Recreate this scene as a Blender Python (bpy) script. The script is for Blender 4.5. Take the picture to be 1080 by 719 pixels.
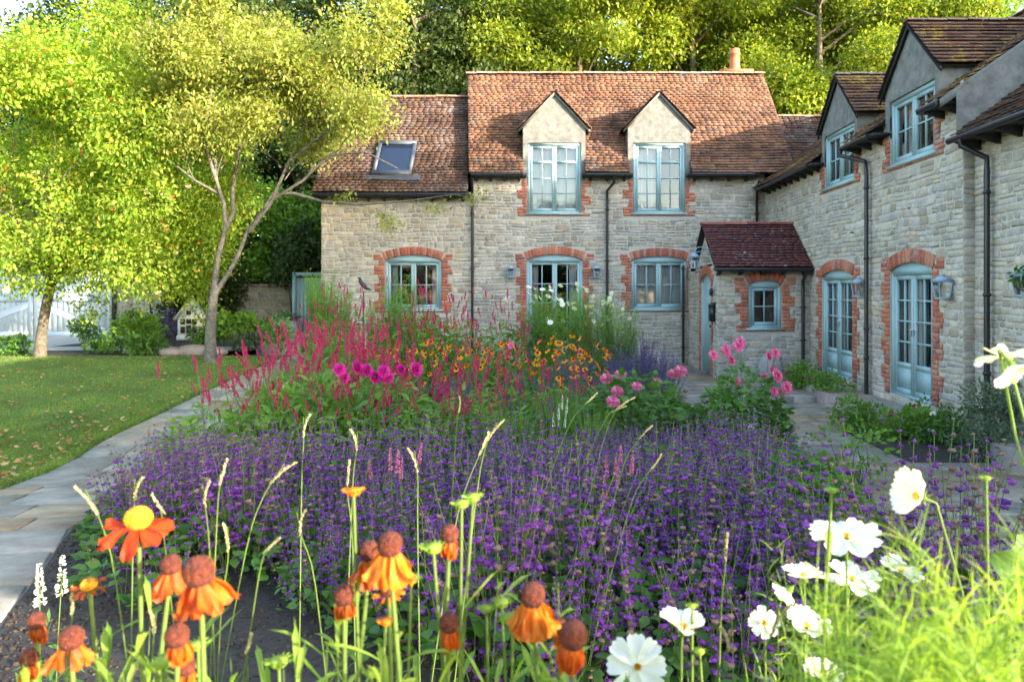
import bpy, math, random
import numpy as np
from mathutils import Vector, Matrix

rnd = random.Random(7)
rg = np.random.default_rng(7)
S = bpy.context.scene
for o in list(bpy.data.objects): bpy.data.objects.remove(o)

# ------------------------------------------------------------ camera
EYE = 1.67; FPX = 765.0; VPX, VPY = 580.0, 305.0          # focal length and horizon, in photo pixels
cam = bpy.data.cameras.new('camera'); camo = bpy.data.objects.new('camera', cam)
S.collection.objects.link(camo); S.camera = camo
cam.sensor_width = 36; cam.lens = FPX/1080*36
cam.shift_x = -(VPX-540)/1080; cam.shift_y = -(359.5-VPY)/1080
cam.clip_start = 0.05; cam.clip_end = 600
cam.dof.use_dof = True; cam.dof.focus_distance = 3.5; cam.dof.aperture_fstop = 6.3
camo.location = (0, 0, EYE); camo.rotation_euler = (math.radians(90), 0, 0)

# ------------------------------------------------------------ light
SUN_EL = math.radians(13.5); SUN_AZ = math.atan2(0.84, -0.545)
w = bpy.data.worlds.new('World'); S.world = w; w.use_nodes = True
nt = w.node_tree; bg = nt.nodes['Background']
sky = nt.nodes.new('ShaderNodeTexSky'); sky.sky_type = 'NISHITA'; sky.sun_disc = False
sky.sun_elevation = SUN_EL; sky.sun_rotation = SUN_AZ; sky.air_density = 1.0; sky.dust_density = 1.2; sky.ozone_density = 0.7
nt.links.new(sky.outputs[0], bg.inputs[0]); bg.inputs[1].default_value = 0.15
sun = bpy.data.lights.new('sun', 'SUN'); sun.energy = 2.9; sun.angle = math.radians(0.6); sun.color = (1.0, 0.88, 0.70)
suno = bpy.data.objects.new('sun', sun); S.collection.objects.link(suno)
tosun = Vector((math.sin(SUN_AZ)*math.cos(SUN_EL), math.cos(SUN_AZ)*math.cos(SUN_EL), math.sin(SUN_EL)))
suno.rotation_euler = tosun.to_track_quat('Z', 'Y').to_euler(); suno.location = (20, -10, 15)
S.view_settings.view_transform = 'Standard'; S.view_settings.look = 'None'
S.view_settings.exposure = 2.85; S.view_settings.gamma = 1.0

# ------------------------------------------------------------ helpers
def A(*a): return np.array(a, dtype=float)
def sm(t): t = min(1, max(0, t)); return t*t*(3-2*t)
def g(x, y):                                              # the lie of the land
    z = -.35 + .5*sm((9-y)/6)
    z += .42*sm((y-8)/9)*sm((-x-2)/3)
    return z
def gv(P): return np.array([g(a, b) for a, b in P])
def at(px, py, Y): return A((px-VPX)/FPX*Y, Y, EYE-(py-VPY)/FPX*Y)

def tag(o, label=None, cat=None, group=None, kind=None):
    if label: o['label'] = label
    if cat: o['category'] = cat
    if group: o['group'] = group
    if kind: o['kind'] = kind
    return o
def empty(name, loc=(0, 0, 0), rz=0, parent=None):
    o = bpy.data.objects.new(name, None); S.collection.objects.link(o)
    o.empty_display_size = .1; o.location = loc; o.rotation_euler = (0, 0, rz); o.parent = parent
    return o
def copy_tree(o, loc=None, rz=None, sc=None, parent=None, label=None):
    c = o.copy(); S.collection.objects.link(c)
    if parent is not None: c.parent = parent
    if loc is not None: c.location = loc
    if rz is not None: c.rotation_euler = (0, 0, rz)
    if sc is not None: c.scale = sc if hasattr(sc, '__len__') else (sc, sc, sc)
    if label: c['label'] = label
    for ch in list(o.children): copy_tree(ch, parent=c)
    return c

class MB:
    def __init__(s): s.V = []; s.L = []; s.Z = []; s.M = []; s.n = 0
    def add(s, V, F, m=0):
        V = np.asarray(V, float); s.V.append(V)
        for f in F:
            s.L.append(np.asarray(f, int)+s.n); s.Z.append(np.array([len(f)])); s.M.append(np.array([m]))
        s.n += len(V)
    def arr(s, V, F, m=0):                                # V (n,3), F (k,c) array of faces
        F = np.asarray(F, int); s.V.append(V); s.L.append((F+s.n).ravel())
        s.Z.append(np.full(len(F), F.shape[1])); s.M.append(np.full(len(F), m)); s.n += len(V)
    def inst(s, T, F, R, P, sc, m=0):                     # template T (k,3), faces F, R (N,3,3), P (N,3), sc (N,) or (N,3)
        sc = np.asarray(sc, float)
        if sc.ndim == 1: sc = sc[:, None].repeat(3, 1)
        V = np.einsum('nij,nkj->nki', R, T[None]*sc[:, None, :])+P[:, None, :]
        N, k = len(P), len(T)
        F = np.asarray(F, int)
        FF = (F[None]+(np.arange(N)*k)[:, None, None]).reshape(-1, F.shape[1])
        s.arr(V.reshape(-1, 3), FF, m)
    def box(s, a, b, m=0):
        (x0, y0, z0), (x1, y1, z1) = a, b
        V = [(x0,y0,z0),(x1,y0,z0),(x1,y1,z0),(x0,y1,z0),(x0,y0,z1),(x1,y0,z1),(x1,y1,z1),(x0,y1,z1)]
        s.add(V, BOXF, m)
    def tube(s, pts, rad, n=6, m=0, cap=True):
        pts = np.asarray(pts, float); k = len(pts)
        rad = np.full(k, rad) if np.isscalar(rad) else np.asarray(rad, float)
        d = np.gradient(pts, axis=0); d /= np.linalg.norm(d, axis=1)[:, None]+1e-9
        up = A(0, 0, 1) if abs(d[0][2]) < .8 else A(1, 0, 0)
        V = []
        for i in range(k):
            a = np.cross(d[i], up); a /= np.linalg.norm(a)+1e-9; b = np.cross(d[i], a); up = -b if False else np.cross(a, d[i])
            for j in range(n):
                t = 2*math.pi*j/n; V.append(pts[i]+rad[i]*(math.cos(t)*a+math.sin(t)*b))
        F = [(i*n+j, i*n+(j+1) % n, (i+1)*n+(j+1) % n, (i+1)*n+j) for i in range(k-1) for j in range(n)]
        s.arr(np.array(V), F, m)
        if cap:
            V = np.array(V); s.add(V[:n], [tuple(range(n))[::-1]], m); s.add(V[-n:], [tuple(range(n))], m)
    def lathe(s, prof, c=(0, 0, 0), n=16, m=0, R=None):   # prof [(r,z)]
        V = []
        for r, z in prof:
            for j in range(n):
                t = 2*math.pi*j/n; V.append((r*math.cos(t), r*math.sin(t), z))
        V = np.array(V)
        if R is not None: V = V@np.asarray(R).T
        V = V+np.array(c); k = len(prof)
        F = [(i*n+j, i*n+(j+1) % n, (i+1)*n+(j+1) % n, (i+1)*n+j) for i in range(k-1) for j in range(n)]
        s.arr(V, F, m)
    def build(s, name, mats, parent=None, smooth=False):
        me = bpy.data.meshes.new(name)
        V = np.concatenate(s.V) if s.V else np.zeros((0, 3)); L = np.concatenate(s.L); Z = np.concatenate(s.Z); M = np.concatenate(s.M)
        me.vertices.add(len(V)); me.vertices.foreach_set('co', V.ravel())
        me.loops.add(len(L)); me.loops.foreach_set('vertex_index', L.astype(np.int32))
        me.polygons.add(len(Z)); st = np.concatenate([[0], np.cumsum(Z)[:-1]])
        me.polygons.foreach_set('loop_start', st.astype(np.int32)); me.polygons.foreach_set('loop_total', Z.astype(np.int32))
        me.polygons.foreach_set('material_index', M.astype(np.int32))
        if smooth: me.polygons.foreach_set('use_smooth', np.ones(len(Z), bool))
        if not isinstance(mats, (list, tuple)): mats = [mats]
        for m in mats: me.materials.append(m)
        me.update(calc_edges=True); me.validate()
        o = bpy.data.objects.new(name, me); S.collection.objects.link(o)
        if parent is not None: o.parent = parent
        return o
BOXF = [(3,2,1,0),(4,5,6,7),(0,1,5,4),(1,2,6,5),(2,3,7,6),(3,0,4,7)]

class Fr:                                                 # a wall's own axes: u along it, z up, d outwards
    def __init__(s, O, U, N): s.O = A(*O); s.U = A(*U); s.N = A(*N)
    def p(s, u, z, d=0): return s.O+u*s.U+A(0, 0, z)+d*s.N
    def box(s, mb, u0, u1, z0, z1, d0, d1, m=0):
        V = [s.p(u0,z0,d1), s.p(u1,z0,d1), s.p(u1,z0,d0), s.p(u0,z0,d0), s.p(u0,z1,d1), s.p(u1,z1,d1), s.p(u1,z1,d0), s.p(u0,z1,d0)]
        mb.add(V, BOXF, m)
    def quad(s, mb, pts, m=0): mb.add([s.p(*q) for q in pts], [tuple(range(len(pts)))], m)

def unit(v): v = np.asarray(v, float); return v/(np.linalg.norm(v, axis=-1, keepdims=True)+1e-9)
def basis(D, T=None):                                     # leaf frames: y along D, z near T
    D = unit(D); N = len(D)
    if T is None: T = rg.normal(size=(N, 3))
    X = unit(np.cross(D, T)); Z = np.cross(X, D)
    return np.stack([X, D, Z], axis=2)
def rdir(n): return unit(rg.normal(size=(n, 3)))

# leaf templates: base at origin, along +y
KITE = (A((0,0,0),(.5,.42,.10),(0,1,0),(-.5,.42,.10)), [(0,1,2),(0,2,3)])
LEAF = (A((0,0,0),(.36,.25,.06),(.46,.55,.04),(0,1,-.12),(-.46,.55,.04),(-.36,.25,.06),(0,.5,-.03)), [(0,1,6),(1,2,6),(2,3,6),(3,4,6),(4,5,6),(5,0,6)])
BLADE = (A((-.5,0,0),(.5,0,0),(.4,.5,.08),(-.4,.5,.08),(0,1,.3)), [(0,1,2,3)])
BL3 = (A((-.5,0,0),(.5,0,0),(0,1,.12)), [(0,1,2)])
def leaves(mb, tpl, P, D, size, wid=.6, m=0, T=None):
    n = len(P); size = np.broadcast_to(size, (n,)); sc = np.stack([size*wid, size, size*wid], 1)
    V, F = tpl
    if tpl is BLADE:
        mb.inst(V, [(0,1,2,3)], basis(D, T), P, sc, m); R = None; return
    mb.inst(V, F, basis(D, T), P, sc, m)

# ------------------------------------------------------------ materials
def lin(h):
    c = [int(h[i:i+2], 16)/255 for i in (0, 2, 4)]
    return [(v/12.92 if v <= .04045 else ((v+.055)/1.055)**2.4) for v in c]+[1]
def ramp(nt, fac, cols, interp='LINEAR'):
    r = nt.nodes.new('ShaderNodeValToRGB'); r.color_ramp.interpolation = interp
    e = r.color_ramp.elements
    while len(e) < len(cols): e.new(.5)
    for i, (p, c) in enumerate(cols): e[i].position = p; e[i].color = tuple(c)[:3]+(1,)
    if fac is not None: nt.links.new(fac, r.inputs[0])
    return r.outputs[0]
def nmat(name):
    m = bpy.data.materials.new(name); m.use_nodes = True; nt = m.node_tree
    return m, nt, nt.nodes['Principled BSDF']
def noise(nt, scale, detail=4, rough=.6, coord='Object', vec=None):
    t = nt.nodes.new('ShaderNodeTexCoord'); n = nt.nodes.new('ShaderNodeTexNoise')
    n.inputs['Scale'].default_value = scale; n.inputs['Detail'].default_value = detail; n.inputs['Roughness'].default_value = rough
    nt.links.new(vec if vec is not None else t.outputs[coord], n.inputs['Vector']); return n.outputs['Fac']
def mix(nt, a, b, fac, mode='MIX'):
    m = nt.nodes.new('ShaderNodeMix'); m.data_type = 'RGBA'; m.blend_type = mode
    for s, v in ((0, fac), (6, a), (7, b)):
        if isinstance(v, (int, float)): m.inputs[s].default_value = v
        elif isinstance(v, (tuple, list)): m.inputs[s].default_value = tuple(v)[:3]+(1,)
        else: nt.links.new(v, m.inputs[s])
    return m.outputs[2]
def bump(nt, h, bsdf, strength=.4, dist=.01):
    b = nt.nodes.new('ShaderNodeBump'); b.inputs['Strength'].default_value = strength; b.inputs['Distance'].default_value = dist
    nt.links.new(h, b.inputs['Height']); nt.links.new(b.outputs[0], bsdf.inputs['Normal'])
def island(nt):
    return nt.nodes.new('ShaderNodeNewGeometry').outputs['Random Per Island']
def objrand(nt): return nt.nodes.new('ShaderNodeObjectInfo').outputs['Random']

def mat_leaf(name, cols, transl=.4, rough=.55, big=1.2, var=.35):
    """cols: list of colours picked per leaf; soft large-scale patches of lighter growth"""
    m, nt, b = nmat(name)
    k = len(cols); c = ramp(nt, island(nt), [(i/max(1, k-1), q) for i, q in enumerate(cols)])
    n = noise(nt, big, 2)
    v = ramp(nt, n, [(.3, (1-var,)*3), (.7, (1+var, 1+var, 1+var*.6))])
    c = mix(nt, c, v, 1.0, 'MULTIPLY')
    nt.links.new(c, b.inputs['Base Color']); b.inputs['Roughness'].default_value = rough
    b.inputs['Specular IOR Level'].default_value = .35
    if transl:
        t = nt.nodes.new('ShaderNodeBsdfTranslucent')
        tc = mix(nt, c, (1.6, 1.5, .6), 1.0, 'MULTIPLY'); nt.links.new(tc, t.inputs[0])
        x = nt.nodes.new('ShaderNodeMixShader'); x.inputs[0].default_value = transl
        nt.links.new(b.outputs[0], x.inputs[1]); nt.links.new(t.outputs[0], x.inputs[2])
        nt.links.new(x.outputs[0], nt.nodes['Material Output'].inputs[0])
    return m
def mat_plain(name, c, rough=.5, metal=0, nscale=0, namp=.15, bumps=0, spec=.5):
    m, nt, b = nmat(name); col = tuple(c)[:3]+(1,)
    b.inputs['Base Color'].default_value = col; b.inputs['Roughness'].default_value = rough; b.inputs['Metallic'].default_value = metal
    b.inputs['Specular IOR Level'].default_value = spec
    if nscale:
        n = noise(nt, nscale, 5)
        v = ramp(nt, n, [(.3, (1-namp,)*3), (.7, (1+namp,)*3)]); nt.links.new(mix(nt, col, v, 1., 'MULTIPLY'), b.inputs['Base Color'])
        if bumps: bump(nt, n, b, bumps, .01)
    return m
def mat_pieces(name, cols, nscale=6, namp=.3, bstr=.5, bdist=.01, lichen=None, rough=.85, lfac=(.62, .72), interp='LINEAR', lscale=1.5, patch=0, pscale=.7):
    """separate stones, bricks, tiles: one colour each, with grain and patches of lichen"""
    m, nt, b = nmat(name); k = len(cols)
    c = ramp(nt, island(nt), [(i/k if interp == 'CONSTANT' else i/(k-1), q) for i, q in enumerate(cols)], interp)
    n = noise(nt, nscale, 6, .7)
    c = mix(nt, c, ramp(nt, n, [(.25, (1-namp,)*3), (.75, (1+namp,)*3)]), 1., 'MULTIPLY')
    if patch:
        c = mix(nt, c, ramp(nt, noise(nt, pscale, 5, .65), [(.32, (1-patch,)*3), (.68, (1+patch*.6,)*3)]), 1., 'MULTIPLY')
    if lichen:
        l1 = noise(nt, lscale, 3); l2 = noise(nt, 14, 5, .75)
        mm = nt.nodes.new('ShaderNodeMath'); mm.operation = 'MULTIPLY_ADD'; mm.inputs[1].default_value = .5
        nt.links.new(l2, mm.inputs[0])
        m2 = nt.nodes.new('ShaderNodeMath'); m2.operation = 'MULTIPLY'; m2.inputs[1].default_value = .5; nt.links.new(l1, m2.inputs[0]); nt.links.new(m2.outputs[0], mm.inputs[2])
        f = ramp(nt, mm.outputs[0], [(lfac[0], (0,)*3), (lfac[1], (1,)*3)])
        c = mix(nt, c, lichen, f)
    nt.links.new(c, b.inputs['Base Color']); b.inputs['Roughness'].default_value = rough
    b.inputs['Specular IOR Level'].default_value = .25
    bump(nt, n, b, bstr, bdist)
    return m

M = {}
M['stone'] = mat_pieces('rubble_stone', [(c[0]*1.12, c[1]*1.12, c[2]*1.15) for c in [(.27,.235,.19),(.38,.34,.27),(.42,.355,.255),(.31,.29,.26),(.48,.425,.335),(.39,.305,.205),(.42,.385,.325),(.29,.24,.175),(.355,.315,.255),(.45,.41,.345)]], nscale=7, bstr=.9, bdist=.02, patch=.25, pscale=.9)
M['mortar'] = mat_plain('lime_mortar', (.46,.43,.37), .95, nscale=25, namp=.2, bumps=.5)
M['brick'] = mat_pieces('old_brick', [(.42,.12,.06),(.50,.17,.085),(.33,.10,.07),(.50,.24,.15),(.26,.09,.075),(.46,.13,.07),(.40,.20,.14),(.37,.10,.055)], nscale=18, namp=.35, lichen=(.42,.38,.33), lfac=(.56,.72))
TILE = [(c[0]*.82, c[1]*.92, c[2]*.9) for c in [(.21,.085,.055),(.28,.12,.07),(.15,.07,.055),(.33,.15,.085),(.19,.09,.065),(.25,.10,.06),(.11,.06,.05),(.29,.135,.085),(.18,.095,.07),(.23,.12,.08)]]
M['tile'] = mat_pieces('clay_tile', TILE, nscale=11, namp=.25, lichen=(.22,.185,.16), lfac=(.55,.72), patch=.5, pscale=1.6)
M['tile_grey'] = mat_pieces('weathered_shaded_tile', [(c[0]*.62, c[1]*.72, c[2]*.85) for c in TILE], nscale=11, namp=.3, lichen=(.22,.21,.21), lfac=(.52,.70), patch=.45, pscale=1.5)  # weathered grey tile, darkened further to put the low roof's shade into its colour
M['tile_lichen'] = mat_pieces('mossy_clay_tile', [(c[0]*.8, c[1]*.85, c[2]*.95) for c in TILE], nscale=11, namp=.3, lichen=(.45,.30,.06), lfac=(.53,.62))
M['tile_dark'] = mat_pieces('dark_red_tile', [(.105,.04,.042),(.14,.05,.045),(.085,.04,.045),(.17,.06,.05)], nscale=11, namp=.25, lichen=(.5,.48,.5), lfac=(.58,.64), lscale=4)
M['ridge'] = mat_pieces('ridge_tile', [(.27,.13,.085),(.22,.12,.09),(.30,.18,.13)], nscale=8, lichen=(.27,.255,.23), lfac=(.48,.6))
M['render'] = mat_plain('lime_render', (.17,.165,.147), .95, nscale=7, namp=.35, bumps=.6)
M['frame'] = mat_plain('duck_egg_paint', (.30,.43,.44), .45, nscale=2, namp=.06)
M['blackmetal'] = mat_plain('black_iron', (.012,.012,.014), .35, metal=0)
M['darkwood'] = mat_plain('black_stained_wood', (.02,.017,.015), .7)
M['lead'] = mat_plain('lead_sheet', (.06,.07,.09), .55, nscale=6)
M['lamp'] = mat_plain('slate_blue_metal', (.27,.39,.48), .45, metal=0)
M['curtain'] = mat_plain('white_curtain', (.78,.78,.80), .9)
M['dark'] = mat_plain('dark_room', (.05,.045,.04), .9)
M['white'] = mat_plain('white_paint', (.75,.74,.70), .6, nscale=5, namp=.08)
M['bark'] = mat_plain('tree_bark', (.12,.098,.07), .9, nscale=14, namp=.6, bumps=1.)
M['barkpale'] = mat_plain('pale_lichened_bark', (.13,.115,.092), .9, nscale=12, namp=.55, bumps=1.)
M['soil'] = mat_plain('dark_soil', (.035,.026,.02), .95, nscale=30, namp=.5, bumps=1.)
M['steel'] = mat_plain('brushed_steel', (.5,.5,.5), .3, metal=1)

def glass_mat():
    m, nt, b = nmat('window_glass')
    for l in list(nt.links): nt.links.remove(l)
    tr = nt.nodes.new('ShaderNodeBsdfTransparent'); tr.inputs[0].default_value = (.86,.9,.9,1)
    gl = nt.nodes.new('ShaderNodeBsdfGlossy'); gl.inputs['Roughness'].default_value = .02
    lw = nt.nodes.new('ShaderNodeFresnel'); lw.inputs[0].default_value = 2.1
    n = noise(nt, 1.3, 1); bp = nt.nodes.new('ShaderNodeBump'); bp.inputs['Strength'].default_value = .25; bp.inputs['Distance'].default_value = .02
    nt.links.new(n, bp.inputs['Height']); nt.links.new(bp.outputs[0], gl.inputs['Normal'])
    x = nt.nodes.new('ShaderNodeMixShader'); nt.links.new(lw.outputs[0], x.inputs[0])
    nt.links.new(tr.outputs[0], x.inputs[1]); nt.links.new(gl.outputs[0], x.inputs[2])
    nt.links.new(x.outputs[0], nt.nodes['Material Output'].inputs[0]); return m
M['glass'] = glass_mat()

# foliage
G = lambda *c: [tuple(x) for x in c]
M['l_apple'] = mat_leaf('apple_leaf', G((.09,.20,.02),(.20,.33,.03),(.34,.42,.05),(.12,.26,.025),(.44,.44,.09),(.26,.38,.04)), .5)
M['l_olive'] = mat_leaf('olive_gold_leaf', G((.19,.25,.05),(.31,.36,.08),(.14,.21,.04),(.38,.38,.11),(.27,.32,.07),(.30,.22,.07)), .45)
M['l_back'] = mat_leaf('woodland_leaf', G((.07,.14,.015),(.17,.24,.025),(.25,.30,.035),(.10,.17,.02),(.30,.32,.05)), .45, big=.5)
M['l_dark'] = mat_leaf('dark_evergreen_leaf', G((.025,.05,.012),(.04,.075,.015),(.06,.09,.02),(.03,.06,.02)), .3)
M['l_mid'] = mat_leaf('garden_leaf', G((.05,.14,.025),(.09,.20,.04),(.13,.25,.05),(.06,.16,.03)), .35)
M['l_lime'] = mat_leaf('lime_leaf', G((.10,.24,.03),(.16,.30,.04),(.20,.33,.06),(.09,.20,.03)), .4)
M['l_grey'] = mat_leaf('grey_green_leaf', G((.10,.14,.09),(.14,.19,.12),(.08,.13,.07)), .3)
M['l_feather'] = mat_leaf('feathery_leaf', G((.12,.26,.04),(.18,.34,.06),(.23,.39,.07),(.13,.28,.05)), .45)
M['l_bright'] = mat_leaf('sunny_thread_leaf', G((.18,.34,.04),(.27,.43,.06),(.37,.50,.10),(.15,.29,.04)), .5)
M['stem'] = mat_leaf('green_stem', G((.12,.20,.04),(.18,.26,.06)), .2)
M['p_purple'] = mat_leaf('violet_floret', G((.13,.025,.23),(.19,.035,.34),(.27,.06,.42),(.15,.03,.27),(.21,.05,.33),(.31,.10,.43),(.17,.03,.31)), .25, big=2.5, var=.3)
M['p_blue'] = mat_leaf('lavender_floret', G((.11,.07,.26),(.16,.10,.34),(.12,.09,.20)), .25)
M['p_red'] = mat_leaf('crimson_floret', G((.45,.025,.13),(.60,.05,.20),(.36,.02,.10),(.66,.09,.26)), .3)
M['p_magenta'] = mat_leaf('magenta_petal', G((.55,.01,.30),(.65,.03,.42),(.45,.01,.25)), .35)
M['p_pink'] = mat_leaf('pink_petal', G((.68,.08,.38),(.80,.22,.50),(.74,.12,.44),(.88,.55,.70)), .35)
M['p_paleink'] = mat_leaf('pale_pink_petal', G((.85,.62,.66),(.9,.75,.75)), .35)
M['p_orange'] = mat_leaf('orange_petal', G((.75,.18,.01),(.85,.28,.015),(.70,.12,.01),(.88,.36,.02)), .4)
M['p_gold'] = mat_leaf('golden_petal', G((.80,.30,.01),(.90,.42,.02),(.70,.18,.01)), .4)
M['p_scarlet'] = mat_leaf('scarlet_petal', G((.70,.05,.01),(.80,.09,.01),(.60,.03,.01)), .4)
M['p_rust'] = mat_leaf('withered_petal', G((.40,.08,.015),(.50,.13,.02),(.30,.05,.02)), .3)
M['p_white'] = mat_leaf('white_petal', G((.85,.85,.86),(.80,.80,.82)), .4, rough=.6, var=.03)
M['cone'] = mat_plain('brown_cone', (.11,.022,.010), .9, nscale=160, namp=.7, bumps=1.)
M['conegold'] = mat_plain('golden_cone', (.70,.30,.01), .9, nscale=160, namp=.5, bumps=1.)
M['straw'] = mat_leaf('straw_seed', G((.68,.62,.45),(.78,.73,.58),(.58,.52,.36)), .4)
M['deepred'] = mat_leaf('deep_red_petal', G((.16,.01,.015),(.25,.02,.02)), .3)

# ------------------------------------------------------------ ground
XS = {'pl': [(-2,-2.6),(3,-3.9),(6.7,-5.08),(9.6,-5.9),(12,-6.0),(15,-6.1),(17,-6.2),(30,-6.2)],
      'pr': [(-2,-.9),(2.4,-2.0),(3.3,-2.5),(4.0,-2.8),(5,-3.3),(7,-3.9),(9,-4.35),(12,-4.5),(15,-4.5),(17,-4.5),(30,-4.5)],
      'br': [(-2,1.6),(3,1.95),(4.5,2.2),(6.8,2.55),(9,2.77),(11,2.55),(13,2.1),(15,1.2),(16.3,-.2),(17.2,-2.0)]}
def xe(k, y):
    p = XS[k]; return float(np.interp(y, [q[0] for q in p], [q[1] for q in p]))
def sheet(name, fx0, fx1, y0, y1, off, m, nx=14, ny=40, zf=None):
    mb = MB(); V = []
    for j in range(ny+1):
        y = y0+(y1-y0)*j/ny; a, b = fx0(y), fx1(y)
        for i in range(nx+1):
            x = a+(b-a)*i/nx; V.append((x, y, (zf or g)(x, y)+off))
    F = [(j*(nx+1)+i, j*(nx+1)+i+1, (j+1)*(nx+1)+i+1, (j+1)*(nx+1)+i) for j in range(ny) for i in range(nx)]
    mb.arr(np.array(V, float), F); return mb.build(name, m, smooth=True)

mg, nt, b = nmat('earth_and_grass')
nt.links.new(ramp(nt, noise(nt, 1.5, 6), [(.35, (.045,.04,.025)), (.65, (.05,.08,.02))]), b.inputs['Base Color']); b.inputs['Roughness'].default_value = .95
tag(sheet('ground', lambda y: -200, lambda y: 200, -60, 400, -.12, mg, 200, 400), kind='structure')
M['turf'], nt, b = nmat('turf')
nn = noise(nt, 3, 8, .7); n2 = noise(nt, 60, 3)
c = ramp(nt, nn, [(.3, (.05,.10,.015)), (.55, (.075,.14,.02)), (.75, (.13,.17,.04))]); c = mix(nt, c, ramp(nt, n2, [(.3, (.6,)*3), (.7, (1.3,)*3)]), 1., 'MULTIPLY')
nt.links.new(c, b.inputs['Base Color']); b.inputs['Roughness'].default_value = .9; bump(nt, n2, b, 1., .03)
LAWN_Y1 = 17.4
def lawn_right(y):
    x = xe('pl', y)-.06
    if y > 15.6: x -= 1.9*(1-math.sqrt(max(0, 1-((y-15.6)/1.85)**2)))
    return x
tag(sheet('lawn', lambda y: -26, lawn_right, -1.5, LAWN_Y1, .0, M['turf'], 40, 60), kind='structure')
tag(sheet('soil_bed', lambda y: xe('pr', y), lambda y: max(xe('br', y), xe('pr', y)+.05), -1.5, 17.2, .0, M['soil'], 30, 60), kind='structure')
mj = mat_plain('path_joint', (.13,.12,.10), .95, nscale=20, namp=.3)
tag(sheet('path_bedding', lambda y: xe('pl', y), lambda y: xe('pr', y), -1.5, 24, -.004, mj, 6, 60), kind='structure')
FLAG = [(c[0]*1.38, c[1]*1.24, c[2]*1.02) for c in [(.15,.15,.15),(.195,.195,.195),(.23,.185,.13),(.165,.17,.17),(.24,.23,.21),(.205,.16,.115),(.21,.205,.205),(.14,.14,.145)]]
M['flag'] = mat_pieces('sandstone_flag', FLAG, nscale=3.2, namp=.5, patch=.25, pscale=2.5, bstr=.5, bdist=.02, rough=.6, lichen=(.28,.26,.23), lfac=(.58,.8))

def slab(mb, C, z0, z1, m=0):                             # C: four corners (x,y) counter-clockwise
    C = np.array(C); c = C.mean(0); I = c+(C-c)*.965
    V = [(p[0], p[1], z0) for p in C]+[(p[0], p[1], z1-.006) for p in C]+[(p[0], p[1], z1) for p in I]
    F = [(0,1,5,4),(1,2,6,5),(2,3,7,6),(3,0,4,7),(4,5,9,8),(5,6,10,9),(6,7,11,10),(7,4,8,11),(8,9,10,11)]
    V = np.array(V, float); V[:, 2] += [g(a, b_) for a, b_ in V[:, :2]]; mb.add(V, F, m)
mb = MB(); y = -1.3
while y < 23.5:
    h = rnd.choice([.45, .6, .75, .9]); k = rnd.choice([2, 2, 3]); cuts = [0]+sorted(rnd.uniform(.25, .75) if k == 2 else (i+rnd.uniform(.8, 1.2))/3 for i in range(k-1))+[1]
    for i in range(k):
        a, c = cuts[i], cuts[i+1]; q = []
        sk = .25
        for s_, t in ((a, 0), (c, 0), (c, 1), (a, 1)):
            yy = y+h*t+(s_-.5)*sk; gx = .012
            x0, x1 = xe('pl', yy), xe('pr', yy); xx = x0+(x1-x0)*s_
            q.append((xx+(gx if s_ == a else -gx), yy+(.012 if t == 0 else -.012)))
        slab(mb, q, -.02, .012)
    y += h
tag(mb.build('flagstone_path', M['flag']), kind='structure')
# right-hand patio
tag(sheet('patio_bedding', lambda y: xe('br', y)-.02, lambda y: 5.8, -1.5, 18.7, -.004, mj, 10, 60), kind='structure')
mb = MB(); y = -1.4
while y < 12.75:
    h = min(rnd.choice([.42, .56, .6, .84]), 12.86-y); x = xe('br', y)+.1-rnd.random()*.4
    while x < 5.66:
        wd = rnd.choice([.56, .6, .9, 1.1, .45]); x1 = min(x+wd, 5.68)
        lo = xe('br', y)+.11
        if x1 > lo+.05: slab(mb, [(max(x, lo)+.008, y+.008), (x1-.008, y+.008), (x1-.008, y+h-.008), (max(x, lo)+.008, y+h-.008)], -.02, .012)
        x += wd
    y += h
tag(mb.build('patio', M['flag']), kind='structure')
# upper terrace with its kerb
mb = MB(); mb.box((1.0, 12.99, -.6), (5.5, 18.6, -.255)); mb.box((-3, 17.25, -.6), (1.0, 18.6, -.255)); tag(mb.build('terrace_base', mj), kind='structure')
mb = MB(); zz = -.25
def fslab(mb, x0, x1, y0, y1, z0, z1):
    c = A((x0,y0),(x1,y0),(x1,y1),(x0,y1)); ce = c.mean(0); i_ = ce+(c-ce)*.97
    V = [(p[0],p[1],z0) for p in c]+[(p[0],p[1],z1-.006) for p in c]+[(p[0],p[1],z1) for p in i_]
    mb.add(V, [(0,1,5,4),(1,2,6,5),(2,3,7,6),(3,0,4,7),(4,5,9,8),(5,6,10,9),(6,7,11,10),(7,4,8,11),(8,9,10,11)])
y = 13.12
while y < 18.5:
    h = min(rnd.choice([.5, .6, .8]), 18.59-y); x = 1.02
    while x < 5.4:
        wd = min(rnd.choice([.5, .7, .9, 1.2]), 5.49-x); fslab(mb, x+.006, x+wd-.006, y+.006, y+h-.006, -.27, -.235); x += wd
    y += h
tag(mb.build('terrace', M['flag']), kind='structure')
M['kerb'] = mat_pieces('pinkish_kerb_stone', [(.30,.22,.19),(.34,.27,.23),(.27,.22,.20),(.36,.31,.27)], nscale=7, namp=.3, rough=.8)
mb = MB(); x = 1.0
while x < 4.7:
    wd = min(rnd.uniform(.5, .8), 4.75-x); fslab(mb, x+.004, x+wd-.004, 12.86, 13.11, -.5, -.228); x += wd
for (x0, x1, y0, y1, z1) in [(4.72, 5.49, 11.8, 13.1, -.12), (4.72, 5.49, 10.3, 11.79, -.12), (4.98, 5.64, 7.1, 8.2, -.06), (4.98, 5.64, 6.1, 7.09, -.06), (4.85, 5.49, 13.12, 14.75, -.12)]:
    fslab(mb, x0, x1, y0, y1, -.5, z1)
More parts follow.
